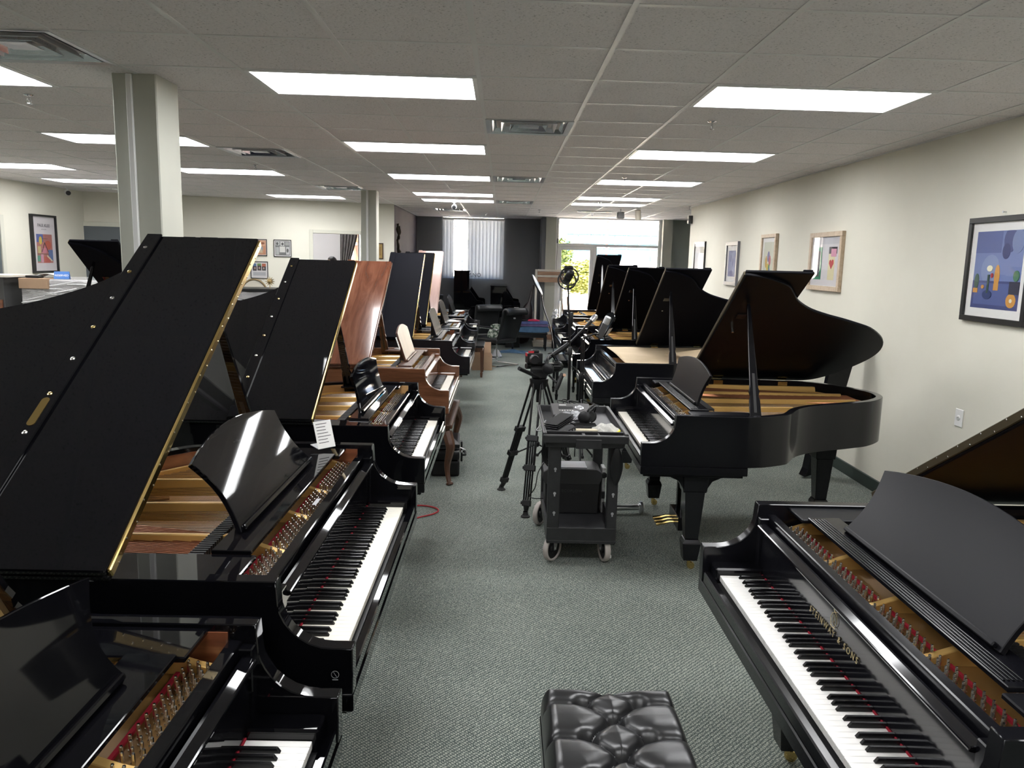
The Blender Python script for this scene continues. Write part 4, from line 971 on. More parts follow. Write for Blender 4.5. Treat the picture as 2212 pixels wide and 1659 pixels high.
# crumpled plastic, slab, paper, block, cloth, wedge
pw = MB(); rnd = random.Random(3)
pts = [[(rnd.uniform(-.012, .012), rnd.uniform(-.012, .012), rnd.uniform(-.010, .018)) for i in range(13)] for j in range(11)]
pw.grid(lambda u, v: (-.11 + .22 * u + pts[int(v * 10)][int(u * 12)][0], -.05 + .11 * v + pts[int(v * 10)][int(u * 12)][1], .012 + .05 * math.sin(PI * u) * math.sin(PI * v) + pts[int(v * 10)][int(u * 12)][2] * 1.3), 12, 10)
o = pw.build('plastic_bag', M_plasticwrap, loc=(.465, 4.96, .795)); tag(o, 'crumpled clear plastic bag beside the recorder', 'bag')
tb = thing('tablet_stand', 'folded black tablet stand leaning in the cart corner', 'stand', (.365, 4.72, .795), R(-32))
Mt = rotm(R(8), R(0), 0, (0, 0, .03))
for k in range(4): MB().box(-.045 + .0 * k, .045, -.115, .105, .012 * k, .012 * k + .007, Mt).build('leaf', M_blackplast, tb, bevel=.002)
o = MB().box(-.10, .10, -.035, .035, 0, .003, rotm(0, 0, R(14))).build('paper_sheet', M_paper, loc=(.385, 4.93, .793)); tag(o, 'sheet of white paper in the cart tray', 'paper')
o = MB().taper((0, 0, 0), (.135, .05), (0, 0, .036), (.128, .044)).build('wooden_block', mottled('raw_wood', (.52, .46, .33), (.58, .52, .38), .7, 12), loc=(.520, 4.60, .7905), bevel=.002); tag(o, 'pale wooden block in the cart tray', 'block')
cl = MB(); cl.grid(lambda u, v: (-.085 + .17 * u, -.05 + .10 * v, .012 + .050 * (math.sin(PI * u) ** .5) * (math.sin(PI * v) ** .5) + .010 * math.sin(17 * u + 9 * v) * math.sin(13 * v + 3)), 26, 18)
o = cl.build('grey_cloth', M_cloth, smooth=True, loc=(.640, 4.64, .7905)); tag(o, 'crumpled off white cloth at the cart front', 'cloth')
o = MB().prism([(-.02, 0), (.02, 0), (.02, .038), (-.005, .022)], -.022, .022, 'y').build('yellow_wedge', M_yellow, loc=(.700, 4.60, .7905), bevel=.002); tag(o, 'bright yellow plastic piece in the cart tray corner', 'plastic')
o = MB()
for k in range(5): o.tube(catmull([(.40 + .02 * k, 4.66 + .01 * k, .80), (.46, 4.70 + .02 * k, .815), (.52 - .02 * k, 4.74, .81 + .006 * k), (.60, 4.78 + .02 * k, .81)], 6), .0035, 5)
o = o.build('tray_cables', M_blackplast, smooth=True); tag(o, 'tangle of thin black cables in the cart tray', 'cables')
o = MB().tube(catmull([(.285, 4.80, .835), (.235, 4.74, .80), (.225, 4.70, .792), (.255, 4.66, .80), (.29, 4.70, .835)], 6), .003, 6).build('looped_wire', M_greylight, smooth=True); tag(o, 'thin grey wire looping over the left cart rim', 'wire')
# ---- metal tube on the floor beside the cart
t = thing('metal_tube', 'bright metal tube with end flange on the carpet beside the cart', 'tube', (.88, 5.53, .046))
MB().cyl((-.20, -.03, 0), (.165, .01, 0), .022, 16).build('tube', M_alu, t, smooth=True); MB().cyl((.158, .01, 0), (.175, .012, 0), .045, 20).cyl((.148, .009, 0), (.158, .01, 0), .030, 16).build('flange', M_alu, t, smooth=True)

# ---- video tripod with camera
tp = thing('video_tripod', 'black twin tube video tripod standing left of the cart', 'tripod', (.28, 5.74, 0))
ap = Vector((0, 0, .93))
def trileg(fx, fy, lab=None):
    ft = Vector((fx - .28, fy - 5.74, 0)); d = (ft - ap); side_ = d.cross(Vector((0, 0, 1))).normalized(); u = d.normalized()
    a0 = ap + Vector((d.x, d.y, 0)).normalized() * .05
    lg = obj('leg', None, tp)
    m1 = a0 + (ft - a0) * .40; m2 = a0 + (ft - a0) * .66
    a = MB()
    for s in (-1, 1): a.cyl(a0 + side_ * .028 * s, a0 + (ft - a0) * .64 + side_ * .028 * s, .0085, 8)
    a.build('upper_tube', M_blackmetal, lg, smooth=True)
    b_ = MB()
    for s in (-1.0, -.33, .33, 1.0): b_.cyl(m1 + side_ * .024 * s, a0 + (ft - a0) * .91 + side_ * .024 * s, .0065, 8)
    b_.build('lower_tube', M_blackmetal, lg, smooth=True)
    def clamp(k, w_, h):
        p = a0 + (ft - a0) * k; z_ = -u; x_ = side_; y_ = z_.cross(x_)
        Mx = Matrix(((x_.x, y_.x, z_.x, p.x), (x_.y, y_.y, z_.y, p.y), (x_.z, y_.z, z_.z, p.z), (0, 0, 0, 1)))
        MB().box(-w_, w_, -.02, .02, -h, h, Mx).box(w_, w_ + .012, -.008, .008, -h * .5, h * .5, Mx).build('clamp', M_blackplast, lg, bevel=.004)
    clamp(.42, .042, .022); clamp(.64, .042, .022); clamp(.90, .032, .022)
    p = a0 + (ft - a0) * .955
    MB().tube([a0 + (ft - a0) * .915, p, ft + Vector((0, 0, .035))], [.024, .016, .018], 10).build('ankle', M_blackplast, lg, smooth=True)
    MB().lathe([(.034, 0), (.034, .008), (.022, .016), (.016, .036)], 16, None, tuple(ft)).build('rubber_foot', M_rubber, lg, smooth=True)
    return m2
f1 = trileg(.02, 6.07); f2 = trileg(.195, 5.41); f3 = trileg(.62, 5.92)
cxn = MB()
for q in (f1, f2, f3): cxn.cyl((0, 0, .46), tuple(q), .006, 6)
cxn.lathe([(.012, -.02), (.02, -.01), (.02, .01), (.012, .02)], 10, None, (0, 0, .46)).build('mid_spreader', M_blackplast, tp)
MB().lathe([(.045, .88), (.062, .905), (.070, .945), (.070, .958), (.050, .962)], 22).cyl((0, 0, .78), (0, 0, .89), .018, 10).build('bowl', M_blackplast, tp, smooth=True)
hd = MB().box(-.055, .055, -.05, .05, .965, 1.015).lathe([(.045, -.065), (.045, .065)], 18, rotm(0, R(90), 0, (0, 0, 1.02)))
hd.build('fluid_head', M_blackplast, tp, bevel=.005)
MB().box(-.09, .14, -.02, .02, 1.062, 1.074).cyl((-.10, -.02, 1.05), (-.06, .0, 1.05), .022, 12).cyl((.10, .0, 1.05), (.16, .0, 1.05), .020, 12).build('slide_plate', M_blackmetal, tp, bevel=.003)
MB().tube([(.01, -.06, .97), (-.08, -.16, 1.02), (-.15, -.24, 1.06)], .007, 8).tube([(-.06, -.14, 1.008), (-.155, -.245, 1.063)], .0145, 10).build('pan_handle', M_blackplast, tp, smooth=True)
MB().tube([(.07, -.06, .99), (.12, -.14, .95)], .008, 8).tube([(.12, -.14, .90), (.135, -.13, .945), (.165, -.10, 1.01)], [.016, .020, .017], 10).build('side_grip', M_blackplast, tp, smooth=True)
MB().cyl((.175, -.11, 1.0), (.178, -.118, 1.004), .012, 14).build('grip_cap', M_pine, tp)
MB().tube([(.04, .02, 1.08), (.12, .05, 1.14), (.20, .08, 1.20)], .010, 8).tube([(.10, .04, 1.13), (.17, .07, 1.175), (.215, .085, 1.21)], [.016, .018, .015], 10).build('arm_grip', M_blackplast, tp, smooth=True)
vc = thing('video_camera', 'black camera body with red accents mounted on the video tripod', 'camera', (.245, 5.73, 1.075), R(12))
MB().box(-.065, .05, -.04, .04, 0, .075).box(-.03, .025, -.03, .02, .075, .098).build('body', M_blackplast, vc, bevel=.007, seg=2)
MB().lathe([(.030, -.03), (.034, -.02), (.034, .03), (.030, .05)], 18, rotm(R(90), 0, 0, (-.025, -.06, .035))).build('lens', M_blackplast, vc, smooth=True)
MB().lathe([(.0315, 0), (.0345, .001), (.0345, .004), (.0315, .005)], 18, rotm(R(90), 0, 0, (-.025, -.082, .035))).build('lens_ring', M_greylight, vc, smooth=True)
MB().box(-.062, -.02, -.044, -.040, .078, .092).box(-.066, -.064, -.03, .03, .05, .072).build('red_trim', M_red, vc)
headphones('headphones', 'large black headphones hanging on the video tripod head', (.375, 5.70, 1.055), rotm(R(-14), R(0), R(62), (0, 0, 0)), .088)
o = MB().tube(catmull([(.30, 5.70, .96), (.31, 5.62, .86), (.335, 5.58, .70), (.345, 5.57, .62)], 6), .004, 6).build('camera_lead', M_blackplast, smooth=True); tag(o, 'thin black lead hanging from the tripod head', 'cable')

# ---- microphone stands
def stand_base(t, r=.30, h=.34):
    for k in range(3):
        a = R(30 + 120 * k); MB().tube([(0, 0, h), (r * math.cos(a), r * math.sin(a), .015)], .009, 8).build('leg', M_blackmetal, t, smooth=True)
        MB().lathe([(.006, -.012), (.014, -.010), (.014, .012), (.006, .014)], 10, None, (r * math.cos(a), r * math.sin(a), .015)).build('rubber_tip', M_rubber, t, smooth=True)
s1 = thing('microphone_stand', 'tall black stand carrying a shock mounted microphone, behind the cart', 'stand', (.615, 7.02, 0), 0, 'microphone stands')
stand_base(s1)
MB().cyl((0, 0, .10), (0, 0, 1.02), .014, 10).build('lower_tube', M_blackmetal, s1, smooth=True); MB().cyl((0, 0, 1.0), (-.04, 0, 1.64), .008, 10).build('upper_tube', M_blackmetal, s1, smooth=True)
MB().lathe([(.014, .98), (.020, .985), (.020, 1.05), (.012, 1.06)], 12).cyl((-.045, 0, 1.0), (.02, 0, 1.0), .014, 10).build('clutch', M_blackplast, s1, smooth=True)
MB().lathe([(.014, 1.24), (.019, 1.25), (.019, 1.36), (.013, 1.37)], 12).build('coupler', M_blackplast, s1, smooth=True)
sm = thing('shock_mount_microphone', 'microphone in a round spider shock mount on the tallest stand', 'microphone', (.575, 7.02, 1.63))
sm.scale = (1.3, 1.3, 1.3)
ring_ = MB()
for zz in (-.045, .045): ring_.tube([(.062 * math.cos(2 * PI * k / 20), .062 * math.sin(2 * PI * k / 20), zz) for k in range(20)], .0055, 6, closed=True, M=rotm(R(70), R(15), 0, (0, 0, .03)))
ring_.build('cradle_ring', M_blackplast, sm, smooth=True)
el = MB()
for k in range(8):
    a = k * PI / 4; el.tube([(.062 * math.cos(a), .062 * math.sin(a), -.045 if k % 2 else .045), (.027 * math.cos(a + .5), .027 * math.sin(a + .5), 0)], .002, 4, M=rotm(R(70), R(15), 0, (0, 0, .03)))
el.build('elastic', M_rubber, sm)
MB().lathe([(.018, -.09), (.027, -.08), (.027, .03), (.024, .04), (.027, .05), (.025, .10), (.012, .115)], 18, rotm(R(70), R(15), 0, (0, 0, .035))).build('microphone_body', M_blackplast, sm, smooth=True)
MB().box(-.03, .03, -.02, .02, .065, .115).build('clip', M_blackplast, sm, bevel=.004)
# boom with a pencil microphone
s2 = thing('boom_microphone_stand', 'black boom stand with slanted arm and silver tipped microphone before the closed piano', 'stand', (.73, 7.12, 0), 0, 'microphone stands')
stand_base(s2, .26, .30)
MB().cyl((0, 0, .10), (0, 0, .80), .013, 10).build('lower_tube', M_blackmetal, s2, smooth=True); MB().cyl((0, 0, .78), (0, 0, 1.13), .008, 10).build('upper_tube', M_blackmetal, s2, smooth=True)
MB().lathe([(.013, .72), (.019, .73), (.019, .80), (.012, .81)], 12).build('clutch', M_blackplast, s2, smooth=True)
MB().tube([(-.165, -.02, 1.03), (.07, .03, 1.275)], .009, 10).tube([(-.185, -.022, 1.008), (-.13, -.012, 1.065)], .02, 10).build('boom_arm', M_blackmetal, s2, smooth=True)
MB().tube([(.035, .022, 1.235), (.06, .028, 1.262)], .016, 12).tube([(.05, .026, 1.25), (.088, .034, 1.292)], .017, 12).build('microphone_body', M_blackmetal, s2, smooth=True)
MB().tube([(.084, .033, 1.288), (.118, .040, 1.328), (.128, .042, 1.34)], [.026, .026, .015], 14).build('microphone_head', M_alu, s2, smooth=True)
MB().tube(catmull([(.06, .03, 1.25), (.03, .05, 1.12), (-.05, .06, .98), (-.12, .02, .90), (-.02, .02, .80), (.0, .02, .5)], 8), .003, 5).build('microphone_lead', M_blackplast, s2, smooth=True)
s3 = thing('boom_microphone_stand', 'second boom stand with a flat grey side address microphone over the piano', 'stand', (.775, 7.36, 0), 0, 'microphone stands')
stand_base(s3, .24, .28)
MB().cyl((0, 0, .10), (0, 0, .76), .013, 10).build('lower_tube', M_blackmetal, s3, smooth=True); MB().cyl((0, 0, .74), (0, 0, 1.12), .008, 10).build('upper_tube', M_blackmetal, s3, smooth=True)
MB().tube([(-.03, 0, 1.10), (.10, .02, 1.15), (.15, .04, 1.14)], .008, 8).build('boom_arm', M_blackmetal, s3, smooth=True)
Mm = rotm(0, R(22), 0, (.165, .05, 1.155))
MB().box(-.030, .030, -.020, .020, -.05, .13, Mm).build('microphone_body', M_grey, s3, bevel=.010, seg=2)
MB().box(-.031, .031, -.021, .021, .08, .17, Mm).build('microphone_head', M_alu, s3, bevel=.014, seg=2)
o = MB().box(-.085, .085, -.002, .002, 0, .10, rotm(R(-32), 0, 0)).box(-.085, .085, -.002, .002, 0, .10, rotm(R(32), 0, 0)).build('folded_booklet', M_paper, loc=(1.06, 7.75, 1.06)); o.rotation_euler = (0, 0, R(70)); o.location = (1.22, 9.15, .972)
tag(o, 'folded white booklet standing on the glossy piano of the right row', 'booklet')

# ---- benches, case and boxes along the left row
bench('brown cabriole leg bench under the walnut piano', -.655, -.385, 6.17, 7.33, .50, M_darkwood, cushion=M_darkwood, style='cabriole')
kc = thing('equipment_case', 'black hard case lying on the carpet below the walnut piano', 'case', (-.475, 6.80, 0), R(3))
MB().box(-.12, .12, -.38, .38, 0, .135).build('case_bottom', M_blackplast, kc, bevel=.02, seg=2); MB().box(-.12, .12, -.38, .38, .142, .215).build('case_lid', M_blackplast, kc, bevel=.02, seg=2)
for y in (-.22, .18): MB().box(.128, .145, y - .04, y + .04, .10, .18).build('latch', M_blackplast, kc, bevel=.004)
MB().tube([(.13, -.07, .11), (.17, -.06, .11), (.17, .06, .11), (.13, .07, .11)], .010, 8).build('handle', M_rubber, kc, smooth=True)
o = MB().box(-.09, .09, -.14, .14, 0, .012).box(-.085, .088, -.135, .135, .012, .045).build('black_folder', M_blackplast, loc=(-.47, 6.62, .232), bevel=.003); o.rotation_euler = (R(6), R(5), R(20)); tag(o, 'black folder lying on the equipment case', 'folder')
o = MB().box(-.02, .02, -.04, .04, 0, .003, rotm(0, R(20), R(30))).build('white_tag', M_paper, loc=(-.335, 6.78, .16)); tag(o, 'small white tag sticking out from the case', 'tag')
o = MB().tube(catmull([(-.655, 5.586, .008), (-.56, 5.60, .008), (-.47, 5.56, .008), (-.435, 5.49, .008), (-.47, 5.41, .008), (-.55, 5.34, .008), (-.62, 5.27, .008), (-.72, 5.22, .008)], 8), .0055, 6).build('red_cable', M_red, smooth=True); tag(o, 'red cable looping over the carpet beside the large piano', 'cable')
bench('dark brown bench pushed under the farthest left piano', -.66, -.275, 12.05, 12.75, .50, M_darkwood, cushion=M_officeleather)
bench('black bench with slim tapered legs in the right row', .70, 1.05, 10.20, 10.90, .535, M_satin2)
cbx = thing('cardboard_box', 'open brown cardboard box beside the chrome chair base', 'box', (-.335, 13.08, 0), R(4))
MB().box(-.165, .165, -.20, -.195, 0, .25).box(-.165, .165, .195, .20, 0, .25).box(-.165, -.16, -.195, .195, 0, .25).box(.16, .165, -.195, .195, 0, .25).box(-.16, .16, -.195, .195, 0, .005).build('carton', M_card, cbx)
MB().box(-.165, .165, -.003, .003, 0, .18, rotm(R(-8), 0, 0, (0, .20, .25))).build('flap', M_card, cbx); MB().box(-.003, .003, -.19, .19, 0, .15, rotm(0, R(-25), 0, (-.165, 0, .25))).build('flap', M_card, cbx)
# ---- cantilever office chairs
def chair(lab, x, y, rz, roll=1.0):
    t = thing('cantilever_chair', lab, 'chair', (x, y, 0), rz, 'black leather cantilever chairs')
    # faces local -y; back at +y
    def backf(u, v):
        a = v; z = .44 + .60 * a; y_ = .22 + .16 * a + .03 * math.sin(PI * a) - .05 * math.cos((u - .5) * PI)
        if a > .82:
            k = (a - .82) / .18 * PI * 1.15; y_ = .22 + .16 * .82 + .0155 - .05 * math.cos((u - .5) * PI) + .055 * (1 - math.cos(k)); z = .44 + .60 * .82 + .062 * math.sin(k) * 1.1
        return ((u - .5) * (.46 + .04 * a), y_, z)
    b_ = MB().grid(backf, 12, 26); o = b_.build('backrest', M_officeleather, t, smooth=True); md = o.modifiers.new('padding', 'SOLIDIFY'); md.thickness = .035; md.offset = 0
    MB().box(-.25, .25, -.26, .24, .40, .48).build('seat', M_officeleather, t, bevel=.03, seg=3, smooth=True)
    fr = MB()
    for s in (-1, 1):
        fr.tube(catmull([(s * .26, .26, .64), (s * .27, -.10, .66), (s * .27, -.24, .62), (s * .27, -.27, .50), (s * .27, -.26, .10), (s * .27, -.24, .02), (s * .27, .0, .014), (s * .27, .26, .014)], 6), .0125, 8)
    fr.cyl((-.27, .26, .014), (.27, .26, .014), .0125, 8); fr.build('chrome_frame', M_chrome, t, smooth=True)
    for s in (-1, 1): MB().box(s * .27 - .025, s * .27 + .025, -.20, .14, .66, .685).build('armrest', M_officeleather, t, bevel=.008)
    return t
chair('near black leather cantilever chair with silver tag on its back', -.087, 13.6, R(-134))
chair('farther black leather cantilever chair turned to the left piano row', -.44, 14.5, R(-152))
o = MB().box(-.025, .025, -.002, .002, -.012, .012).build('silver_tag', M_alu, loc=(.205, 13.33, .84)); o.rotation_euler = (R(-20), 0, R(46)); tag(o, 'small silver tag on the near chair back', 'tag')
tb_ = MB(); tb_.grid(lambda u, v: ((.13 + .02 * math.sin(5 * v)) * math.cos(2 * PI * u) * (1 - .3 * v), (.09 + .01 * math.sin(7 * u)) * math.sin(2 * PI * u) * (1 - .2 * v), .22 * v + .01 * math.sin(9 * u)), 24, 10)
m_ = mottled('leaf_print_fabric', (.02, .045, .025), (.40, .42, .36), .7, 22, lo=.45, hi=.6); o = tb_.build('patterned_bag', m_, smooth=True, loc=(-.12, 13.62, .482)); tag(o, 'leaf patterned bag on the chair seat', 'bag')
bf = MB(); bf.grid(lambda u, v: ((u - .5) * .62 * (1 - .3 * abs(v - .5)), (v - .5) * .5 + .05 * math.sin(5 * u), .003 + .05 * abs(math.sin(7 * u + 3 * v)) * math.sin(PI * u) * math.sin(PI * v)), 24, 18)
o = bf.build('blue_cloth', M_blue, smooth=True, loc=(.26, 15.6, 0)); tag(o, 'crumpled blue cloth on the carpet behind the chairs', 'cloth')
cw = MB(); rnd = random.Random(5)
cw.grid(lambda u, v: (.10 * (u - .5) * 2, .10 * (v - .5) * 2, .14 * math.sin(PI * u) * math.sin(PI * v) + rnd.uniform(0, .03)), 8, 8)
o = cw.build('clear_wrap', M_plasticwrap, loc=(-.10, 14.75, 0)); tag(o, 'crumpled clear wrapping behind the chair base', 'wrap')
# ---- bench with folded blankets
b4 = bench('black bench under a stack of folded blankets at the end of the aisle', .18, .92, 15.85, 16.35, .37, M_satin2)
def blanket(lab, m, x0, x1, y0, y1, z0, h, seed, name='folded_blanket'):
    r_ = random.Random(seed); w_, d_ = (x1 - x0) / 2, (y1 - y0) / 2; p0 = r_.random() * 6
    def f(u, v):
        a = 2 * PI * u; c, s_ = math.cos(a), math.sin(a); sx = math.copysign(abs(c) ** .35, c); sz = math.copysign(abs(s_) ** .5, s_)
        return (sx * w_ * (1 + .02 * math.sin(9 * v + p0)), (v - .5) * 2 * d_, h / 2 + sz * h / 2 * (1 + .10 * math.sin(6 * v + 3 * sx + p0)) * (1 if sz > 0 else 1))
    mb = MB().grid(f, 28, 14); mb.f.append(tuple(range(28))[::-1]); mb.f.append(tuple(range(14 * 29, 14 * 29 + 28)))
    o = mb.build(name, m, smooth=True, loc=((x0 + x1) / 2, (y0 + y1) / 2, z0)); tag(o, lab, 'blanket', 'folded moving blankets'); return o
blanket('thick blue folded blanket at the bottom of the stack', M_blue, .16, .95, 15.88, 16.33, .376, .108, 1)
blanket('violet folded blanket in the middle of the stack', M_violet, .19, .94, 15.90, 16.31, .494, .042, 2)
blanket('navy folded blanket on top of the stack', M_navy, .20, .93, 15.90, 16.30, .543, .046, 3)
o = MB().grid(lambda u, v: ((u - .5) * .24, (v - .5) * .25, .012 + .03 * math.sin(PI * u) ** .5 * math.sin(PI * v) ** .5 + .008 * math.sin(11 * u) * math.sin(9 * v)), 16, 14).build('red_cloth', M_redcloth, smooth=True, loc=(.64, 16.02, .592)); tag(o, 'crimson cloth lying on the blanket stack', 'cloth')
o = MB().grid(lambda u, v: ((u - .5) * .30, (v - .5) * .25, .010 + .02 * math.sin(PI * u) ** .5 * math.sin(PI * v) ** .5), 14, 12).build('dark_cloth', M_officeleather, smooth=True, loc=(.37, 16.03, .592)); tag(o, 'dark cloth beside the crimson one on the blankets', 'cloth')
# ================================================================== WALLS: PICTURES AND SMALL FITTINGS
PC = {}
def pcol(c):
    if c not in PC: PC[c] = mat('print_%d' % len(PC), c, .55)
    return PC[c]
def ell(cu, cv, ru, rv, n=16): return [(cu + ru * math.cos(2 * PI * k / n), cv + rv * math.sin(2 * PI * k / n)) for k in range(n)]
def rect(a, b_, c, d): return [(a, b_), (c, b_), (c, d), (a, d)]
def basis(u, v, n, o): return Matrix(((u[0], v[0], n[0], o[0]), (u[1], v[1], n[1], o[1]), (u[2], v[2], n[2], o[2]), (0, 0, 0, 1)))
M_frontglass = glassmat('picture_glass', (.98, .98, .98), .8)
def picture(lab, M, w, h, fm, border=.025, depth=.022, passe=.05, bg=(.6, .6, .6), shapes=(), mat_m=M_paper, name='framed_picture', group='framed pictures', texts=(), cat='picture', art=None):
    t = thing(name, lab, cat); t.matrix_world = M; t['group'] = group
    f = MB()
    for a in ((-w / 2, w / 2, h / 2 - border, h / 2), (-w / 2, w / 2, -h / 2, -h / 2 + border)): f.box(a[0], a[1], a[2], a[3], 0, depth)
    for a in ((-w / 2, -w / 2 + border), (w / 2 - border, w / 2)): f.box(a[0], a[1], -h / 2 + border, h / 2 - border, 0, depth)
    f.build('frame', fm, t, bevel=.002)
    MB().box(-w / 2 + border, w / 2 - border, -h / 2 + border, h / 2 - border, 0, depth * .45).build('mount_board', mat_m, t)
    x0, x1, y0, y1 = art or (-w / 2 + border + passe, w / 2 - border - passe, -h / 2 + border + passe, h / 2 - border - passe)
    p = MB().box(x0, x1, y0, y1, depth * .45, depth * .45 + .001).build('print', pcol(bg), t)
    z = depth * .45 + .001
    for k, (c, poly) in enumerate(shapes):
        MB().prism([(x0 + (x1 - x0) * max(0, min(1, u)), y0 + (y1 - y0) * max(0, min(1, v))) for u, v in poly], z, z + .0004 + .00025 * k).build('printed_shape', pcol(c), p)
    for body, size, u, v, c in texts:
        text_obj(body, size, pcol(c), t, Matrix.Translation((u, v, z + .004)), extrude=.0002)
    MB().box(-w / 2 + border, w / 2 - border, -h / 2 + border, h / 2 - border, depth * .75, depth * .75 + .0015).build('glass', M_frontglass, t)
    return t
def rw(y, z): return basis((0, -1, 0), (0, 0, 1), (-1, 0, 0), (3.099, y, z))
M_frameblack = mat('frame_black', (.012, .012, .013), .35); M_frameoak = woodmat('frame_pale_oak', (.40, .30, .20), (.48, .37, .26), (.54, .43, .32), .5, (3, 3, 3), 8); M_framegrey = mat('frame_grey', (.16, .16, .185), .4)
blue0, blue1, blue2, org = (.085, .115, .30), (.15, .20, .42), (.05, .065, .20), (.62, .30, .06)
picture('large black framed print of a blue still life at the right edge', rw(4.925, 1.828), .655, .665, M_frameblack, .035, .03, .055, blue1,
        [(blue0, rect(0, .72, .55, 1)), ((.20, .26, .46), ell(.36, .50, .20, .20)), (blue2, rect(0, 0, 1, .36)), (blue0, rect(.05, .05, .95, .33)), (blue2, ell(.72, .88, .13, .16)), ((.16, .21, .40), ell(.88, .86, .12, .15)), ((.03, .04, .15), ell(.66, .74, .08, .10)),
         (org, ell(.52, .42, .055, .15)), (org, rect(.47, .24, .57, .33)), (org, ell(.86, .12, .10, .09)), ((.75, .70, .55), ell(.86, .12, .03, .025)), ((.04, .10, .07), ell(.09, .35, .05, .10)), (org, rect(.03, .20, .13, .26)), ((.03, .03, .06), rect(.80, .20, 1, .36)),
         ((.05, .16, .09), ell(.92, .43, .06, .07)), ((.03, .05, .16), ell(.35, .18, .10, .06)), ((.03, .07, .05), rect(.33, .20, .37, .44)), ((.80, .76, .55), ell(.36, .52, .06, .04)), ((.45, .04, .05), ell(.42, .43, .025, .03)), (org, ell(.24, .28, .03, .025))])
o = MB().lathe([(.003, 0), (.003, .02), (.007, .022), (.007, .024)], 8, rotm(0, R(-90), 0, (3.10, 4.92, 2.185))).build('picture_nail', M_alu); tag(o, 'small nail above the large blue print', 'nail')
picture('pale oak framed print with a green door shape and red heart', rw(7.585, 1.875), .755, .555, M_frameoak, .045, .035, .005, (.52, .52, .56),
        [((.64, .62, .64), rect(0, 0, 1, .86)), ((.02, .22, .11), rect(.10, .12, .38, .80)), ((.045, .045, .05), rect(.16, .18, .31, .72)), ((.68, .62, .38), rect(.62, .12, .84, .66)), ((.04, .03, .04), rect(.62, .66, .90, .80)), ((.66, .30, .42), rect(.70, .60, .88, .76)), ((.50, .03, .03), [(.73, .34), (.81, .46), (.80, .53), (.75, .54), (.73, .50), (.70, .54), (.66, .52), (.65, .46)])])
picture('pale oak framed print with small coloured figures', rw(9.23, 1.875), .52, .62, M_frameoak, .04, .035, .05, (.56, .57, .47),
        [((.50, .30, .06), ell(.30, .48, .10, .16)), ((.16, .14, .30), ell(.52, .62, .12, .14)), ((.45, .10, .14), ell(.66, .50, .09, .15)), ((.55, .42, .06), ell(.48, .34, .12, .10)), ((.10, .22, .12), ell(.62, .34, .08, .08)), ((.12, .16, .40), ell(.66, .26, .07, .06))])
picture('grey framed print in pale violet blue', rw(10.70, 1.84), .56, .585, M_framegrey, .05, .035, .07, (.16, .18, .36),
        [((.22, .25, .45), rect(.15, .20, .85, .95)), ((.09, .10, .26), ell(.5, .12, .38, .10)), ((.30, .33, .50), rect(.42, .25, .58, .90)), ((.13, .15, .33), ell(.35, .7, .10, .15)), ((.13, .15, .33), ell(.66, .55, .09, .16))])
picture('black framed mirror like print at the far end of the right wall', rw(12.50, 1.84), .66, .66, M_frameblack, .02, .03, .02, (.55, .56, .54),
        [((.70, .70, .72), rect(.05, 0, .55, .9)), ((.42, .43, .38), rect(.55, .0, 1, 1)), ((.80, .80, .80), rect(.10, .86, .40, .97))])
t = thing('wall_outlet', 'white wall outlet plate low on the right wall', 'outlet'); t.matrix_world = rw(5.163, .838)
MB().box(-.045, .045, -.060, .060, 0, .006).build('plate', M_paper, t, bevel=.003); MB().lathe([(.018, .006), (.018, .010), (.015, .012)], 20).build('socket', M_paper, t, smooth=True)
MB().box(-.006, -.003, -.004, .006, .012, .0125).box(.003, .006, -.004, .006, .012, .0125).build('slot', M_print, t)
t = thing('wall_sensor', 'small grey sensor box high at the end of the right wall', 'sensor'); t.matrix_world = rw(13.20, 2.545)
MB().box(-.05, .05, -.065, .065, 0, .07).build('housing', M_grey, t, bevel=.006); MB().lathe([(.02, .07), (.02, .074), (.01, .078)], 14).build('lens', M_blackplast, t)
# long board leaning on the right wall behind the baby grand
bd_ = thing('leaning_board', 'long dark padded board leaning against the right wall behind the baby grand', 'board', (2.74, 6.66, 0))
p0, p1 = Vector((0, 0, .0)), Vector((.155, -.12, 1.335)); ax = (p1 - p0); ln = ax.length; ax.normalize(); sx = Vector((.90, .43, 0)); sx = (sx - ax * sx.dot(ax)).normalized(); sy = ax.cross(sx)
Mb = Matrix(((sx.x, sy.x, ax.x, 0), (sx.y, sy.y, ax.y, 0), (sx.z, sy.z, ax.z, .012), (0, 0, 0, 1)))
MB().prism([(-.10, .20), (.09, .20), (.165, ln - .02), (-.14, ln - .02)], -.035, .0, 'y', Mb).build('board', M_satin, bd_, bevel=.006)
MB().prism([(-.02, .12), (.05, .12), (.15, ln - .05), (.06, ln - .05)], .005, .03, 'y', Mb).build('second_leaf', M_satin, bd_, bevel=.006)
MB().box(.02, .17, -.045, .04, ln - .07, ln, Mb).build('padded_end', mottled('grey_pad', (.05, .05, .055), (.11, .11, .12), .9, 30, bumpy=.4), bd_, bevel=.012, seg=2)
MB().prism([(-.115, .0), (.055, .035), (.075, .10), (.09, .24), (-.10, .24), (-.095, .07)], -.04, .035, 'y', Mb).build('foot_block', M_satin, bd_, bevel=.004)

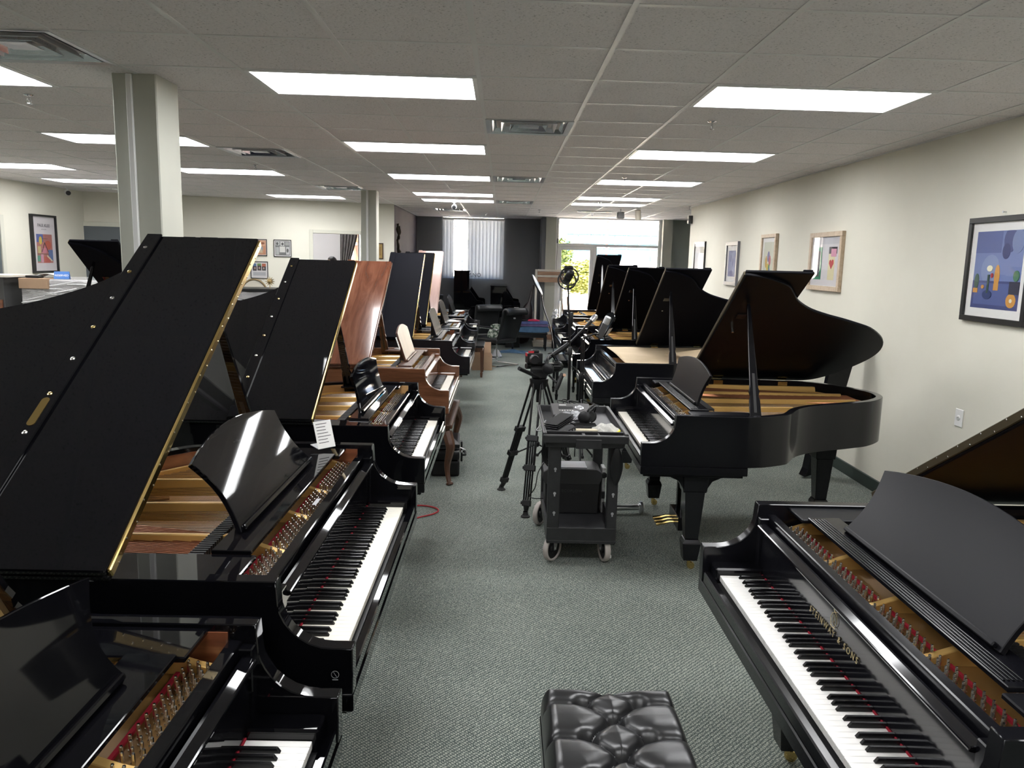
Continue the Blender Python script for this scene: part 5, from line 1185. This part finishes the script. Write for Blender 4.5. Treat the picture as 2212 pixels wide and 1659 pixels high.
# ---- back wall on the left
def bk(s, z): return BW @ basis((1, 0, 0), (0, 0, 1), (0, -1, 0), (s, -.001, z))
thin = dict(border=.012, depth=.018)
picture('small framed green print on the back wall, leftmost of the row', bk(1.60, 1.93), .28, .29, M_frameblack, passe=.02, bg=(.16, .24, .12), shapes=[((.50, .48, .40), rect(.1, .1, .9, .5))], **thin)
picture('small framed portrait print second from the column on the back wall', bk(1.957, 1.93), .27, .29, M_frameblack, passe=.01, bg=(.58, .57, .55), shapes=[((.04, .04, .045), ell(.5, .42, .30, .34)), ((.35, .25, .20), ell(.5, .45, .16, .2))], **thin)
picture('small framed certificate like print in the middle of the row', bk(2.355, 1.93), .277, .29, M_frameblack, passe=.02, bg=(.62, .58, .54), shapes=[((.45, .16, .10), rect(.1, .80, .9, .88)), ((.30, .28, .27), rect(.15, .2, .85, .6))], **thin)
picture('framed orange toned street scene print on the back wall', bk(2.745, 1.927), .292, .285, M_frameblack, passe=.008, bg=(.52, .24, .14), shapes=[((.62, .36, .24), rect(.04, .62, .96, .96)), ((.30, .10, .05), ell(.80, .80, .12, .08)), ((.30, .36, .40), rect(.18, .18, .80, .56)), ((.55, .40, .25), rect(.18, .1, .8, .3)), ((.18, .12, .08), rect(.3, .16, .5, .42)), ((.60, .50, .38), rect(.55, .2, .72, .4))], **thin)
picture('framed black and white photo collage on the back wall', bk(3.148, 1.923), .295, .295, M_frameblack, passe=.012, bg=(.16, .16, .16), shapes=[((.45, .45, .44), rect(.04, .70, .30, .96)), ((.55, .55, .54), rect(.36, .66, .62, .96)), ((.32, .32, .31), rect(.68, .70, .96, .95)), ((.60, .59, .56), rect(.30, .22, .68, .62)), ((.40, .40, .4), rect(.04, .05, .26, .58)), ((.50, .5, .5), rect(.74, .06, .96, .6)), ((.10, .10, .1), ell(.15, .82, .08, .10)), ((.10, .1, .1), ell(.84, .35, .07, .14)), ((.08, .08, .08), ell(.5, .80, .08, .1))], **thin)
picture('framed sheet with three performer photos, lowest on the back wall', bk(2.755, 1.543), .287, .294, M_frameblack, passe=.01, bg=(.60, .58, .58), shapes=[((.10, .18, .32), rect(.06, .74, .30, .94)), ((.16, .28, .10), rect(.36, .80, .62, .95)), ((.45, .14, .08), rect(.68, .74, .94, .94)), ((.05, .04, .05), rect(.06, .44, .32, .76)), ((.06, .05, .05), rect(.37, .46, .63, .80)), ((.05, .05, .05), rect(.68, .46, .94, .74)), ((.42, .30, .26), ell(.2, .62, .05, .09)), ((.42, .30, .26), ell(.5, .64, .05, .09)), ((.42, .30, .26), ell(.8, .62, .05, .08)), ((.40, .40, .42), rect(.08, .12, .92, .36))], **thin)
picture('small gold framed picture right of the office doorway', bk(4.80, 1.918), .17, .285, mat('frame_dark_brown', (.05, .025, .015), .4), .018, .02, .0, bg=(.40, .27, .08), shapes=[((.30, .18, .05), rect(.2, .2, .8, .8))])
# tall exhibition poster on the left wall
lw = basis((0, 1, 0), (0, 0, 1), (1, 0, 0), (-6.849, 11.905, 1.89))
cs_ = [((.45, .10, .06), ell(.72, .62, .20, .16)), ((.08, .12, .36), rect(0, .72, .42, 1)), ((.55, .42, .06), ell(.25, .78, .10, .14)), ((.50, .14, .16), [(.28, .38), (.5, .72), (.72, .38)]), ((.52, .20, .26), rect(.30, .34, .60, .52)), ((.10, .16, .34), rect(.72, .08, 1, .46)),
       ((.52, .44, .20), rect(.05, .34, .24, .58)), ((.45, .10, .08), rect(.40, .0, .80, .22)), ((.10, .30, .22), rect(.0, .05, .18, .26)), ((.58, .30, .40), rect(.22, .02, .38, .30)), ((.03, .03, .04), rect(.0, .30, .75, .315)), ((.03, .03, .04), rect(.35, .84, .72, .85)), ((.03, .03, .04), [(.28, .38), (.5, .72), (.52, .70), (.31, .38)]), ((.03, .03, .04), [(.72, .38), (.5, .72), (.48, .70), (.69, .38)]), ((.60, .56, .40), [(.6, .22), (.9, .05), (.95, .08), (.62, .28)])]
picture('tall black framed exhibition poster with bright abstract picture on the left wall', lw, .63, .845, M_frameblack, .028, .05, .05, (.40, .16, .14), cs_, art=(-.20, .20, -.28, .14), texts=[('PAUL KLEE', .066, 0, .265, (.05, .05, .06)), ('AUSSTELLUNG', .020, 0, .21, (.25, .25, .26))], mat_m=mat('poster_lilac_white', (.64, .60, .62), .6), group='framed pictures', cat='poster')
# bronze wall sculpture on the plum wall
sc = MB(); rnd = random.Random(11)
for k in range(5):
    sc.tube(catmull([(rnd.uniform(-.02, .03), rnd.uniform(-.06, .06), -.20 + .10 * j + rnd.uniform(-.03, .03)) for j in range(6)], 4), [.014 + .008 * math.sin(q * .7 + k) for q in range(21)], 7)
o = sc.build('wall_sculpture', mat('dark_bronze', (.03, .022, .014), .35, metal=.7), smooth=True, loc=(-1.955, 14.75, 2.10)); tag(o, 'twisted dark bronze sculpture hanging on the plum wall', 'sculpture')

# ================================================================== LEFT BACKGROUND
wc = thing('wrapped_crate', 'large crate wrapped in shiny stretch film behind the large piano', 'crate', (-5.30, 10.2, 0), R(-4))
rnd = random.Random(2)
MB().box(-.55, .55, -.55, .55, 0, 1.455).build('film_wrap', M_film, wc, bevel=.02)
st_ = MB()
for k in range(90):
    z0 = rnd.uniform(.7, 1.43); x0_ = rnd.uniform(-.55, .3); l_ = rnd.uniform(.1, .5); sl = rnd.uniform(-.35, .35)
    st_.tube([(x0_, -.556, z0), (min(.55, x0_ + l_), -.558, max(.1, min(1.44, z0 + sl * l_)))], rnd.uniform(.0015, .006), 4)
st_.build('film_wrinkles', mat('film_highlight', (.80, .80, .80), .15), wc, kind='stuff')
MB().box(-.552, -.18, -.575, -.20, 1.335, 1.462).build('cardboard_sleeve', M_card, wc, bevel=.004)
MB().box(.24, .40, -.562, -.557, 1.10, 1.34, rotm(0, R(8), 0, (-.15, 0, -.02))).build('shipping_label', M_paper, wc); MB().box(.25, .37, -.565, -.56, 1.32, 1.375, rotm(0, R(8), 0, (-.15, 0, -.02))).box(.24, .36, -.565, -.56, 1.08, 1.11, rotm(0, R(8), 0, (-.15, 0, -.02))).build('yellow_tape', mat('yellow_tape', (.70, .45, .06), .5), wc)
t = thing('reserved_sign', 'blue tent sign reading RESERVED on the wrapped crate', 'sign', (-5.42, 9.78, 1.457), R(14))
MB().box(-.085, .085, -.002, .002, 0, .095, rotm(R(-18), 0, 0, (0, -.03, 0))).build('front_face', mat('sign_blue', (.05, .16, .45), .4), t); MB().box(-.085, .085, -.002, .002, 0, .095, rotm(R(18), 0, 0, (0, .03, 0))).build('back_face', mat('sign_blue_back', (.05, .16, .45), .4), t)
text_obj('RESERVED', .034, M_paper, t, rotm(R(72), 0, 0, (0, -.0195, .042)))
o = MB().grid(lambda u, v: ((u - .5) * .34, (v - .5) * .26, .005 + .05 * math.sin(PI * u)), 12, 6).build('white_tray', M_paper, smooth=True, loc=(-5.62, 9.92, 1.466)); o.modifiers.new('thick', 'SOLIDIFY').thickness = .006; tag(o, 'curved white tray on the wrapped crate', 'tray')
o = MB().box(-.10, .06, -.06, .06, 0, .03).build('black_gadget', M_blackplast, loc=(-5.72, 9.75, 1.463), bevel=.006); tag(o, 'small black gadget beside the white tray', 'gadget')
cb_ = thing('dark_cabinet', 'pair of dark cabinets with wooden fronts at the left edge', 'cabinet', (-6.20, 9.75, 0))
for s in (0, 1):
    o = MB().box(-.32 + s * .27, -.07 + s * .27, -.2, .3, 0, 1.47).build('cabinet_body', M_grey, cb_, bevel=.006)
    MB().box(-.30 + s * .27, -.16 + s * .27, -.215, -.2, .2, 1.20).build('wood_front', M_pine, o)
    MB().box(-.15 + s * .27, -.09 + s * .27, -.215, -.2, .2, 1.20).build('wood_front', M_inner, o)
MB().box(-.36, .26, -.24, .34, 1.47, 1.495).build('cabinet_top', M_pinewhite, cb_)
w2c = thing('wrapped_crate', 'second stretch wrapped crate seen between the lids on the back wall side', 'crate', (-3.75, 12.2, 0), R(12))
MB().box(-.55, .55, -.35, .35, 0, 1.26).build('film_wrap', M_film, w2c, bevel=.02); MB().box(-.56, .56, -.36, .36, 1.26, 1.30).build('crate_top', M_blackplast, w2c, bevel=.006)
am = MB(); arc = [(.22 * math.cos(a), .26 * math.sin(a)) for a in [PI * k / 18 for k in range(19)]]
t = thing('arched_mirror', 'arched mirror with gilt frame against the back wall', 'mirror'); t.matrix_world = bk(2.66, 1.12)
MB().tube([(p[0], p[1], .012) for p in [(.22, -.7)] + arc + [(-.22, -.7)]], .016, 8).build('gilt_frame', mat('old_gilt', (.30, .22, .12), .4, metal=.6), t, smooth=True); MB().prism([(.21, -.7)] + [(p[0] * .95, p[1] * .95) for p in arc] + [(-.21, -.7)], .003, .012).build('mirror_face', mat('cream_panel', (.60, .56, .47), .35), t)
st_ = MB()
for k in range(12): a = k * PI / 6; st_.tube([(0, 0, 0), (.075 * math.cos(a), 0, .075 * math.sin(a))], [.014, .003], 5)
o = st_.lathe([(.004, -.02), (.028, -.012), (.028, .012), (.004, .02)], 12, rotm(R(90), 0, 0)).cyl((0, 0, -.10), (0, 0, 0), .006, 6).build('gold_star_ornament', mat('star_gold', (.50, .36, .16), .35, metal=.7), smooth=True, loc=(-3.62, 12.30, 1.40)); tag(o, 'gold star ornament standing on the second wrapped crate', 'ornament')
# ---- person in the office (only the head shows)
pv = [((0, 0, .98)), ((0, .01, 1.16)), ((0, .01, 1.36)), ((0, 0, 1.50)), ((0, -.01, 1.58)), ((.19, .01, 1.43)), ((.25, .0, 1.14)), ((.24, -.10, .92)), ((-.19, .01, 1.43)), ((-.25, 0, 1.14)), ((-.24, -.10, .92)), ((.10, 0, .92)), ((.11, -.01, .50)), ((.11, .02, .08)), ((.12, -.14, .03)), ((-.10, 0, .92)), ((-.11, -.01, .50)), ((-.11, .02, .08)), ((-.12, -.14, .03))]
pe = [(0, 1), (1, 2), (2, 3), (3, 4), (2, 5), (5, 6), (6, 7), (2, 8), (8, 9), (9, 10), (0, 11), (11, 12), (12, 13), (13, 14), (0, 15), (15, 16), (16, 17), (17, 18)]
pr_ = [.15, .15, .17, .075, .055, .075, .050, .035, .075, .05, .035, .10, .065, .042, .035, .10, .065, .042, .035]
me = bpy.data.meshes.new('person'); me.from_pydata(pv, pe, []); person = obj('person', me); me.materials.append(mat('dark_clothes', (.03, .03, .04), .9))
md = person.modifiers.new('skin', 'SKIN'); 
for k, sv in enumerate(me.skin_vertices[0].data): sv.radius = (pr_[k], pr_[k] * (.75 if k < 3 else 1)); sv.use_root = (k == 0)
person.modifiers.new('smooth', 'SUBSURF').render_levels = 2
person.matrix_world = BW @ rotm(0, 0, R(-55), (4.02, 1.0, 0)); tag(person, 'person with short dark hair standing in the office doorway', 'person')
skin = mat('skin', (.45, .28, .20), .55)
hd_ = MB(); 
def headf(u, v):
    a = 2 * PI * u; ph = PI * v; r = math.sin(ph); x = .074 * r * math.sin(a); y = -.094 * r * math.cos(a); z = .118 * math.cos(ph)
    if z < 0: x *= 1 - .25 * (-z / .118); y = y * (1 - .18 * (-z / .118)) - .012 * (-z / .118)
    if y < -.06 and abs(x) < .02 and -.03 < z < .02: y -= .020 * (1 - abs(x) / .02)
    return (x, y, 1.672 + z)
hd_.grid(headf, 28, 20); hdo = hd_.build('head', skin, person, smooth=True)
for s in (-1, 1):
    MB().lathe([(.004, -.006), (.012, -.004), (.012, .004), (.004, .006)], 10, rotm(R(90), 0, 0, (s * .030, -.082, 1.685))).build('eye', M_paper, hdo, smooth=True)
    MB().lathe([(.008, -.008), (.026, -.006), (.026, .006), (.008, .010)], 12, rotm(0, R(90), 0, (s * .074, .005, 1.665))).build('ear', skin, hdo, smooth=True)
MB().box(-.022, .022, -.088, -.078, 1.612, 1.618).build('mouth', mat('lips', (.35, .14, .12), .5), hdo)
hr = MB().grid(lambda u, v: (.082 * math.sin(PI * v * .62) * math.sin(2 * PI * u), .010 - .100 * math.sin(PI * v * .62) * math.cos(2 * PI * u) * (.86 if math.cos(2 * PI * u) > .4 else 1.0), 1.680 + .124 * math.cos(PI * v * (.62 if math.cos(2 * PI * u) < .4 else .42))), 28, 12)
hr.build('hair', mat('dark_hair', (.012, .010, .009), .6), person, smooth=True)

# ================================================================== END OF THE AISLE
t = thing('timber_crate_frame', 'open timber crate frame with brown boards before the storefront pier', 'crate', (.98, 16.95, 0))
MB().box(-.30, -.255, -.03, .03, .10, 1.63).build('upright', M_pinewhite, t); MB().box(.26, .30, -.03, .03, .10, 1.63).build('upright', M_pinewhite, t)
for z0, z1, m, nm in ((1.595, 1.635, M_pinewhite, 'top_rail'), (1.515, 1.59, M_pine, 'board'), (1.475, 1.51, M_pinewhite, 'rail'), (1.365, 1.47, M_pine, 'board'), (.30, .42, M_pine, 'board'), (.25, .295, M_pinewhite, 'rail'), (.13, .245, M_pine, 'board'), (.08, .125, M_pinewhite, 'rail')):
    MB().box(-.25, .32, -.045, -.02, z0, z1).build(nm, m, t, bevel=.002)
MB().box(-.32, .34, -.30, .25, 0, .075).build('base_rail', M_pinewhite, t, bevel=.004)
fl_ = thing('round_floor_lamp', 'round lamp head tilted on a curved black floor stem', 'lamp', (1.02, 15.4, 0))
MB().lathe([(.10, 0), (.10, .015), (.02, .022), (.012, .03)], 20).build('base', M_blackmetal, fl_, smooth=True)
MB().tube(catmull([(.0, 0, .02), (-.01, 0, .18), (-.07, 0, .50), (-.20, 0, .85), (-.25, 0, 1.05), (-.255, 0, 1.16)], 8), .011, 8).build('stem', M_blackmetal, fl_, smooth=True)
MB().lathe([(.02, -.014), (.215, -.012), (.225, 0), (.215, .012), (.02, .014)], 32, rotm(0, R(62), R(-10), (-.36, 0, 1.35))).build('lamp_head', M_blackplast, fl_, smooth=True); MB().lathe([(.195, .0), (.195, .0155), (.02, .016)], 32, rotm(0, R(62), R(-10), (-.36, 0, 1.35))).build('lens', mat('smoked_lens', (.012, .013, .015), .35), fl_, smooth=True)
# upright pianos seen end on
def upright(lab, x, y, h, d, w, shelf):
    t = thing('upright_piano', lab, 'upright piano', (x, y, 0), 0, 'upright pianos seen from the side')
    MB().box(0, d, 0, w, .06, h).build('cabinet', M_gloss, t, bevel=.006); MB().box(-.01, d + .015, -.012, w + .012, h, h + .02).build('top_lid', M_gloss, t, bevel=.005)
    prof = [(d, .62), (d + shelf, .66), (d + shelf, .90), (d + shelf - .02, .935), (d + shelf - .14, .95), (d + .10, 1.05), (d + .02, 1.16), (d, 1.20)]
    MB().prism(prof, 0, .035, 'y').build('arm', M_gloss, t, bevel=.004); MB().prism(prof, w - .035, w, 'y').build('arm', M_gloss, t, bevel=.004)
    MB().box(d, d + shelf - .01, .035, w - .035, .63, .73).build('keybed', M_gloss, t); MB().box(d + .06, d + shelf - .03, .14, w - .14, .73, .75).build('white_keys', M_whitekey2, t); MB().box(d + .06, d + .17, .14, w - .14, .75, .762).build('black_keys', M_blackkey, t)
    for yy in (.04, w - .04): MB().taper((d + shelf - .08, yy, .03), (.05, .05), (d + shelf - .08, yy, .64), (.06, .06)).build('leg', M_gloss, t, bevel=.004)
    for yy in (.06, w - .06): MB().lathe([(.004, -.014), (.026, -.012), (.026, .012), (.004, .014)], 14, rotm(R(90), 0, 0, (d / 2, yy, .028))).build('caster', M_brass, t, smooth=True)
    return t
upright('tall black upright piano standing end on below the blind window', -1.045, 16.75, 1.555, .325, 1.38, .31)
upright('lower black upright piano end on beside the instrument case', -.265, 16.75, 1.25, .335, 1.38, .30)
o = thing('keyboard_amplifier', 'black amplifier box behind the farthest left piano', 'amplifier', (-1.42, 16.6, 0)); MB().box(-.16, .16, -.2, .2, .02, .98).build('cabinet', M_blackplast, o, bevel=.01); MB().box(-.13, .13, -.212, -.2, .10, .80).build('grille', M_grey, o); MB().box(-.14, .16, -.15, .1, .98, 1.06).build('top_unit', M_blackplast, o, bevel=.01)
o = thing('small_printer', 'black printer with paper on the lower upright piano keyboard end', 'printer', (.22, 16.55, 0)); MB().box(-.16, .16, -.15, .15, .60, .80).build('body', M_blackplast, o, bevel=.012); MB().box(-.10, .12, -.16, -.05, .80, .83).build('paper_tray', M_grey, o); MB().box(.02, .12, -.10, .0, .83, .836).build('paper', M_paper, o)
MB().box(-.15, .15, -.14, .14, 0, .60).build('stand', M_blackplast, o, bevel=.01)
ic = MB(); prof = [(.02, 1.30), (.030, 1.05), (.035, .92), (.09, .84), (.135, .74), (.15, .62), (.13, .52), (.135, .44), (.18, .32), (.19, .20), (.15, .08), (.06, .02), (.01, .0)]
ic.lathe([(r_, z) for r_, z in prof[::-1]], 20, Matrix.Scale(.45, 4, (0, 1, 0))); t = thing('instrument_case', 'dark red cello case leaning beside the timber crate frame', 'case', (.40, 17.0, .02)); o = ic.build('shell', mat('oxblood_case', (.014, .005, .006), .35), t, smooth=True); o.matrix_local = rotm(R(-3), R(11), 0)
o = MB().tube([(.0, -.07, .28), (.10, -.09, .5), (.07, -.08, .62)], .007, 6).build('carry_handle', M_blackplast, t, smooth=True)
pt = thing('poster_tube', 'black tube standing by the storefront with crumpled wrap on top', 'tube', (1.10, 16.45, 0)); MB().cyl((0, 0, 0), (0, 0, .62), .055, 18).build('tube', M_blackplast, pt, smooth=True); rnd = random.Random(9)
MB().grid(lambda u, v: (.075 * math.cos(2 * PI * u) * (1 - .5 * v) + rnd.uniform(-.02, .02), .07 * math.sin(2 * PI * u) * (1 - .5 * v) + rnd.uniform(-.02, .02), .60 + .22 * v), 12, 6).build('wrap', M_plasticwrap, pt)
for k, (x, dx, h) in enumerate(((1.36, -.10, 1.25), (1.45, -.05, 1.05))):
    o = MB().tube([(0, 0, .01), (dx, .58, h)], .018, 6).build('wooden_batten', M_pine, loc=(x, 16.62 - .06 * k, 0)); tag(o, ('long' if k == 0 else 'shorter') + ' wooden batten leaning beside the storefront', 'batten', 'wooden battens')
o = MB().box(-.30, .30, -.45, .45, 0, .012).build('floor_mat', mat('pale_mat', (.42, .43, .42), .9), loc=(1.35, 15.2, 0), bevel=.003); tag(o, 'pale grey door mat on the carpet before the storefront', 'mat')
# ================================================================== OUTSIDE
M_conc = mottled('sunlit_concrete', (.55, .54, .51), (.62, .61, .58), .9, 3)
struct(MB().box(-40, 60, 18.6, 90, -.2, -.05).build('ground_outside', M_conc)); struct(MB().box(1.0, 3.6, 17.42, 18.7, -.12, -.01).build('threshold', M_conc))
bld = thing('office_building', 'white building with blue glass windows across the street', 'building', (0, 46, -.05))
M_bw = mat('white_render', (.80, .80, .78), .8); M_bg = mat('blue_glazing', (.03, .19, .34), .15, spec=.6)
MB().box(-18, 26, 0, 6, 0, 1.95).box(-18, 26, 0, 6, 3.45, 6.5).box(-18, 3.6, 0, 6, 1.95, 3.45).box(9.2, 26, 0, 6, 1.95, 3.45).build('wall', M_bw, bld)
for k in range(8): MB().box(3.62 + k * .70, 4.27 + k * .70, .05, .10, 1.97, 3.43).build('pane', M_bg, bld)
MB().box(3.6, 9.2, 0, .12, 2.66, 2.72).build('transom', M_lampframe, bld)
def bush(lab, x, y, rx, ry, rz, z0, n, c0, c1, seed, name='hedge_bush', trunk=0.0):
    t = thing(name, lab, 'bush' if not trunk else 'tree', (x, y, -.05)); r_ = random.Random(seed); mb = MB()
    for k in range(n):
        a = r_.random() * 2 * PI; cz = r_.uniform(-1, 1); q = math.sqrt(1 - cz * cz); rad = r_.uniform(.75, 1.05) + .12 * math.sin(5 * a + 3 * cz)
        c = Vector((q * math.cos(a) * rx * rad, q * math.sin(a) * ry * rad, z0 + cz * rz * rad)); s_ = r_.uniform(.05, .10)
        Mq = Matrix.Translation(c) @ Matrix.Rotation(r_.random() * 6, 4, 'Z') @ Matrix.Rotation(r_.random() * 3, 4, 'X')
        mb.add([(-s_, 0, 0), (0, -s_ * .5, .01), (s_, 0, 0), (0, s_ * .5, .01)], [(0, 1, 2, 3)], Mq)
    m = mottled('leaf_%d' % seed, c0, c1, .6, 6)
    mb.build('foliage', m, t, kind='stuff'); MB().lathe([(rx * .3, z0 - rz * .7), (rx * .75, z0 - rz * .3), (rx * .80, z0 + rz * .2), (rx * .4, z0 + rz * .7), (.05, z0 + rz * .8)], 14, Matrix.Scale(ry / rx, 4, (0, 1, 0))).build('inner_foliage', m, t, smooth=True)
    if trunk: MB().tube([(0, 0, 0), (.05, 0, trunk * .5), (0, .05, trunk + .3)], [.09, .07, .05], 8).build('trunk', M_darkwood, t, smooth=True)
    return t
bush('yellow green rounded bush outside the storefront door', 2.45, 24.2, .85, .7, .48, 1.40, 2600, (.10, .13, .02), (.19, .19, .035), 21)
bush('small green tree left of the bush outside', 1.55, 26.5, .70, .6, .62, 2.05, 1800, (.05, .09, .015), (.12, .16, .03), 22, 'street_tree', 1.5)
t = thing('street_sign', 'white street sign on a thin post outside the storefront', 'sign', (2.62, 24.3, -.05)); MB().cyl((0, 0, 0), (0, 0, 1.35), .018, 8).build('post', M_alu, t); MB().box(-.15, .15, -.028, -.02, .85, 1.30).build('panel', M_paper, t)
t = thing('red_pole', 'thin dark red pole beyond the bush outside', 'pole', (4.9, 38.0, -.05)); MB().cyl((0, 0, 0), (0, 0, 4.2), .06, 8).build('pole', mat('dull_red', (.30, .08, .06), .6), t); MB().cyl((0, 0, 4.2), (0, 0, 4.3), .09, 8).build('cap', M_grey, t)
for k, (za, zb) in enumerate(((2.55, 2.78), (3.15, 3.35), (3.45, 3.70))):
    o = MB().tube([(-6 + 24 * q / 12, 32 + .4 * k, za + (zb - za) * q / 6 * .7 - .15 * math.sin(PI * q / 12)) for q in range(13)], .014, 5).build('power_line', M_blackplast); tag(o, ('lowest', 'middle', 'highest')[k] + ' power line crossing the sky outside', 'power line', 'overhead power lines')
for x in (-6.0, 18.0):
    t = thing('utility_pole', ('left' if x < 0 else 'right') + ' utility pole carrying the power lines outside', 'pole', (x, 32.4, -.05)); MB().tube([(0, 0, 0), (0, 0, 5.2)], [.12, .09], 10).build('pole', M_darkwood, t, smooth=True); MB().box(-.06, .06, -.7, .7, 3.2, 3.32).box(-.06, .06, -.7, .7, 2.3, 2.42).build('crossarm', M_darkwood, t)
for x, y, z, rz, lab in ((-.72, 10.72, .975, 20, 'loose white sheets on the second to last left piano'), (-.76, 12.8, .975, -15, 'loose white sheets on the farthest left piano')):
    o = MB().box(-.10, .10, -.14, .14, 0, .003).box(-.09, .11, -.13, .15, .004, .007, rotm(0, 0, R(12))).build('sheet_music', M_paper, loc=(x, y, z)); o.rotation_euler = (0, 0, R(rz)); tag(o, lab, 'paper', 'loose sheets on pianos')
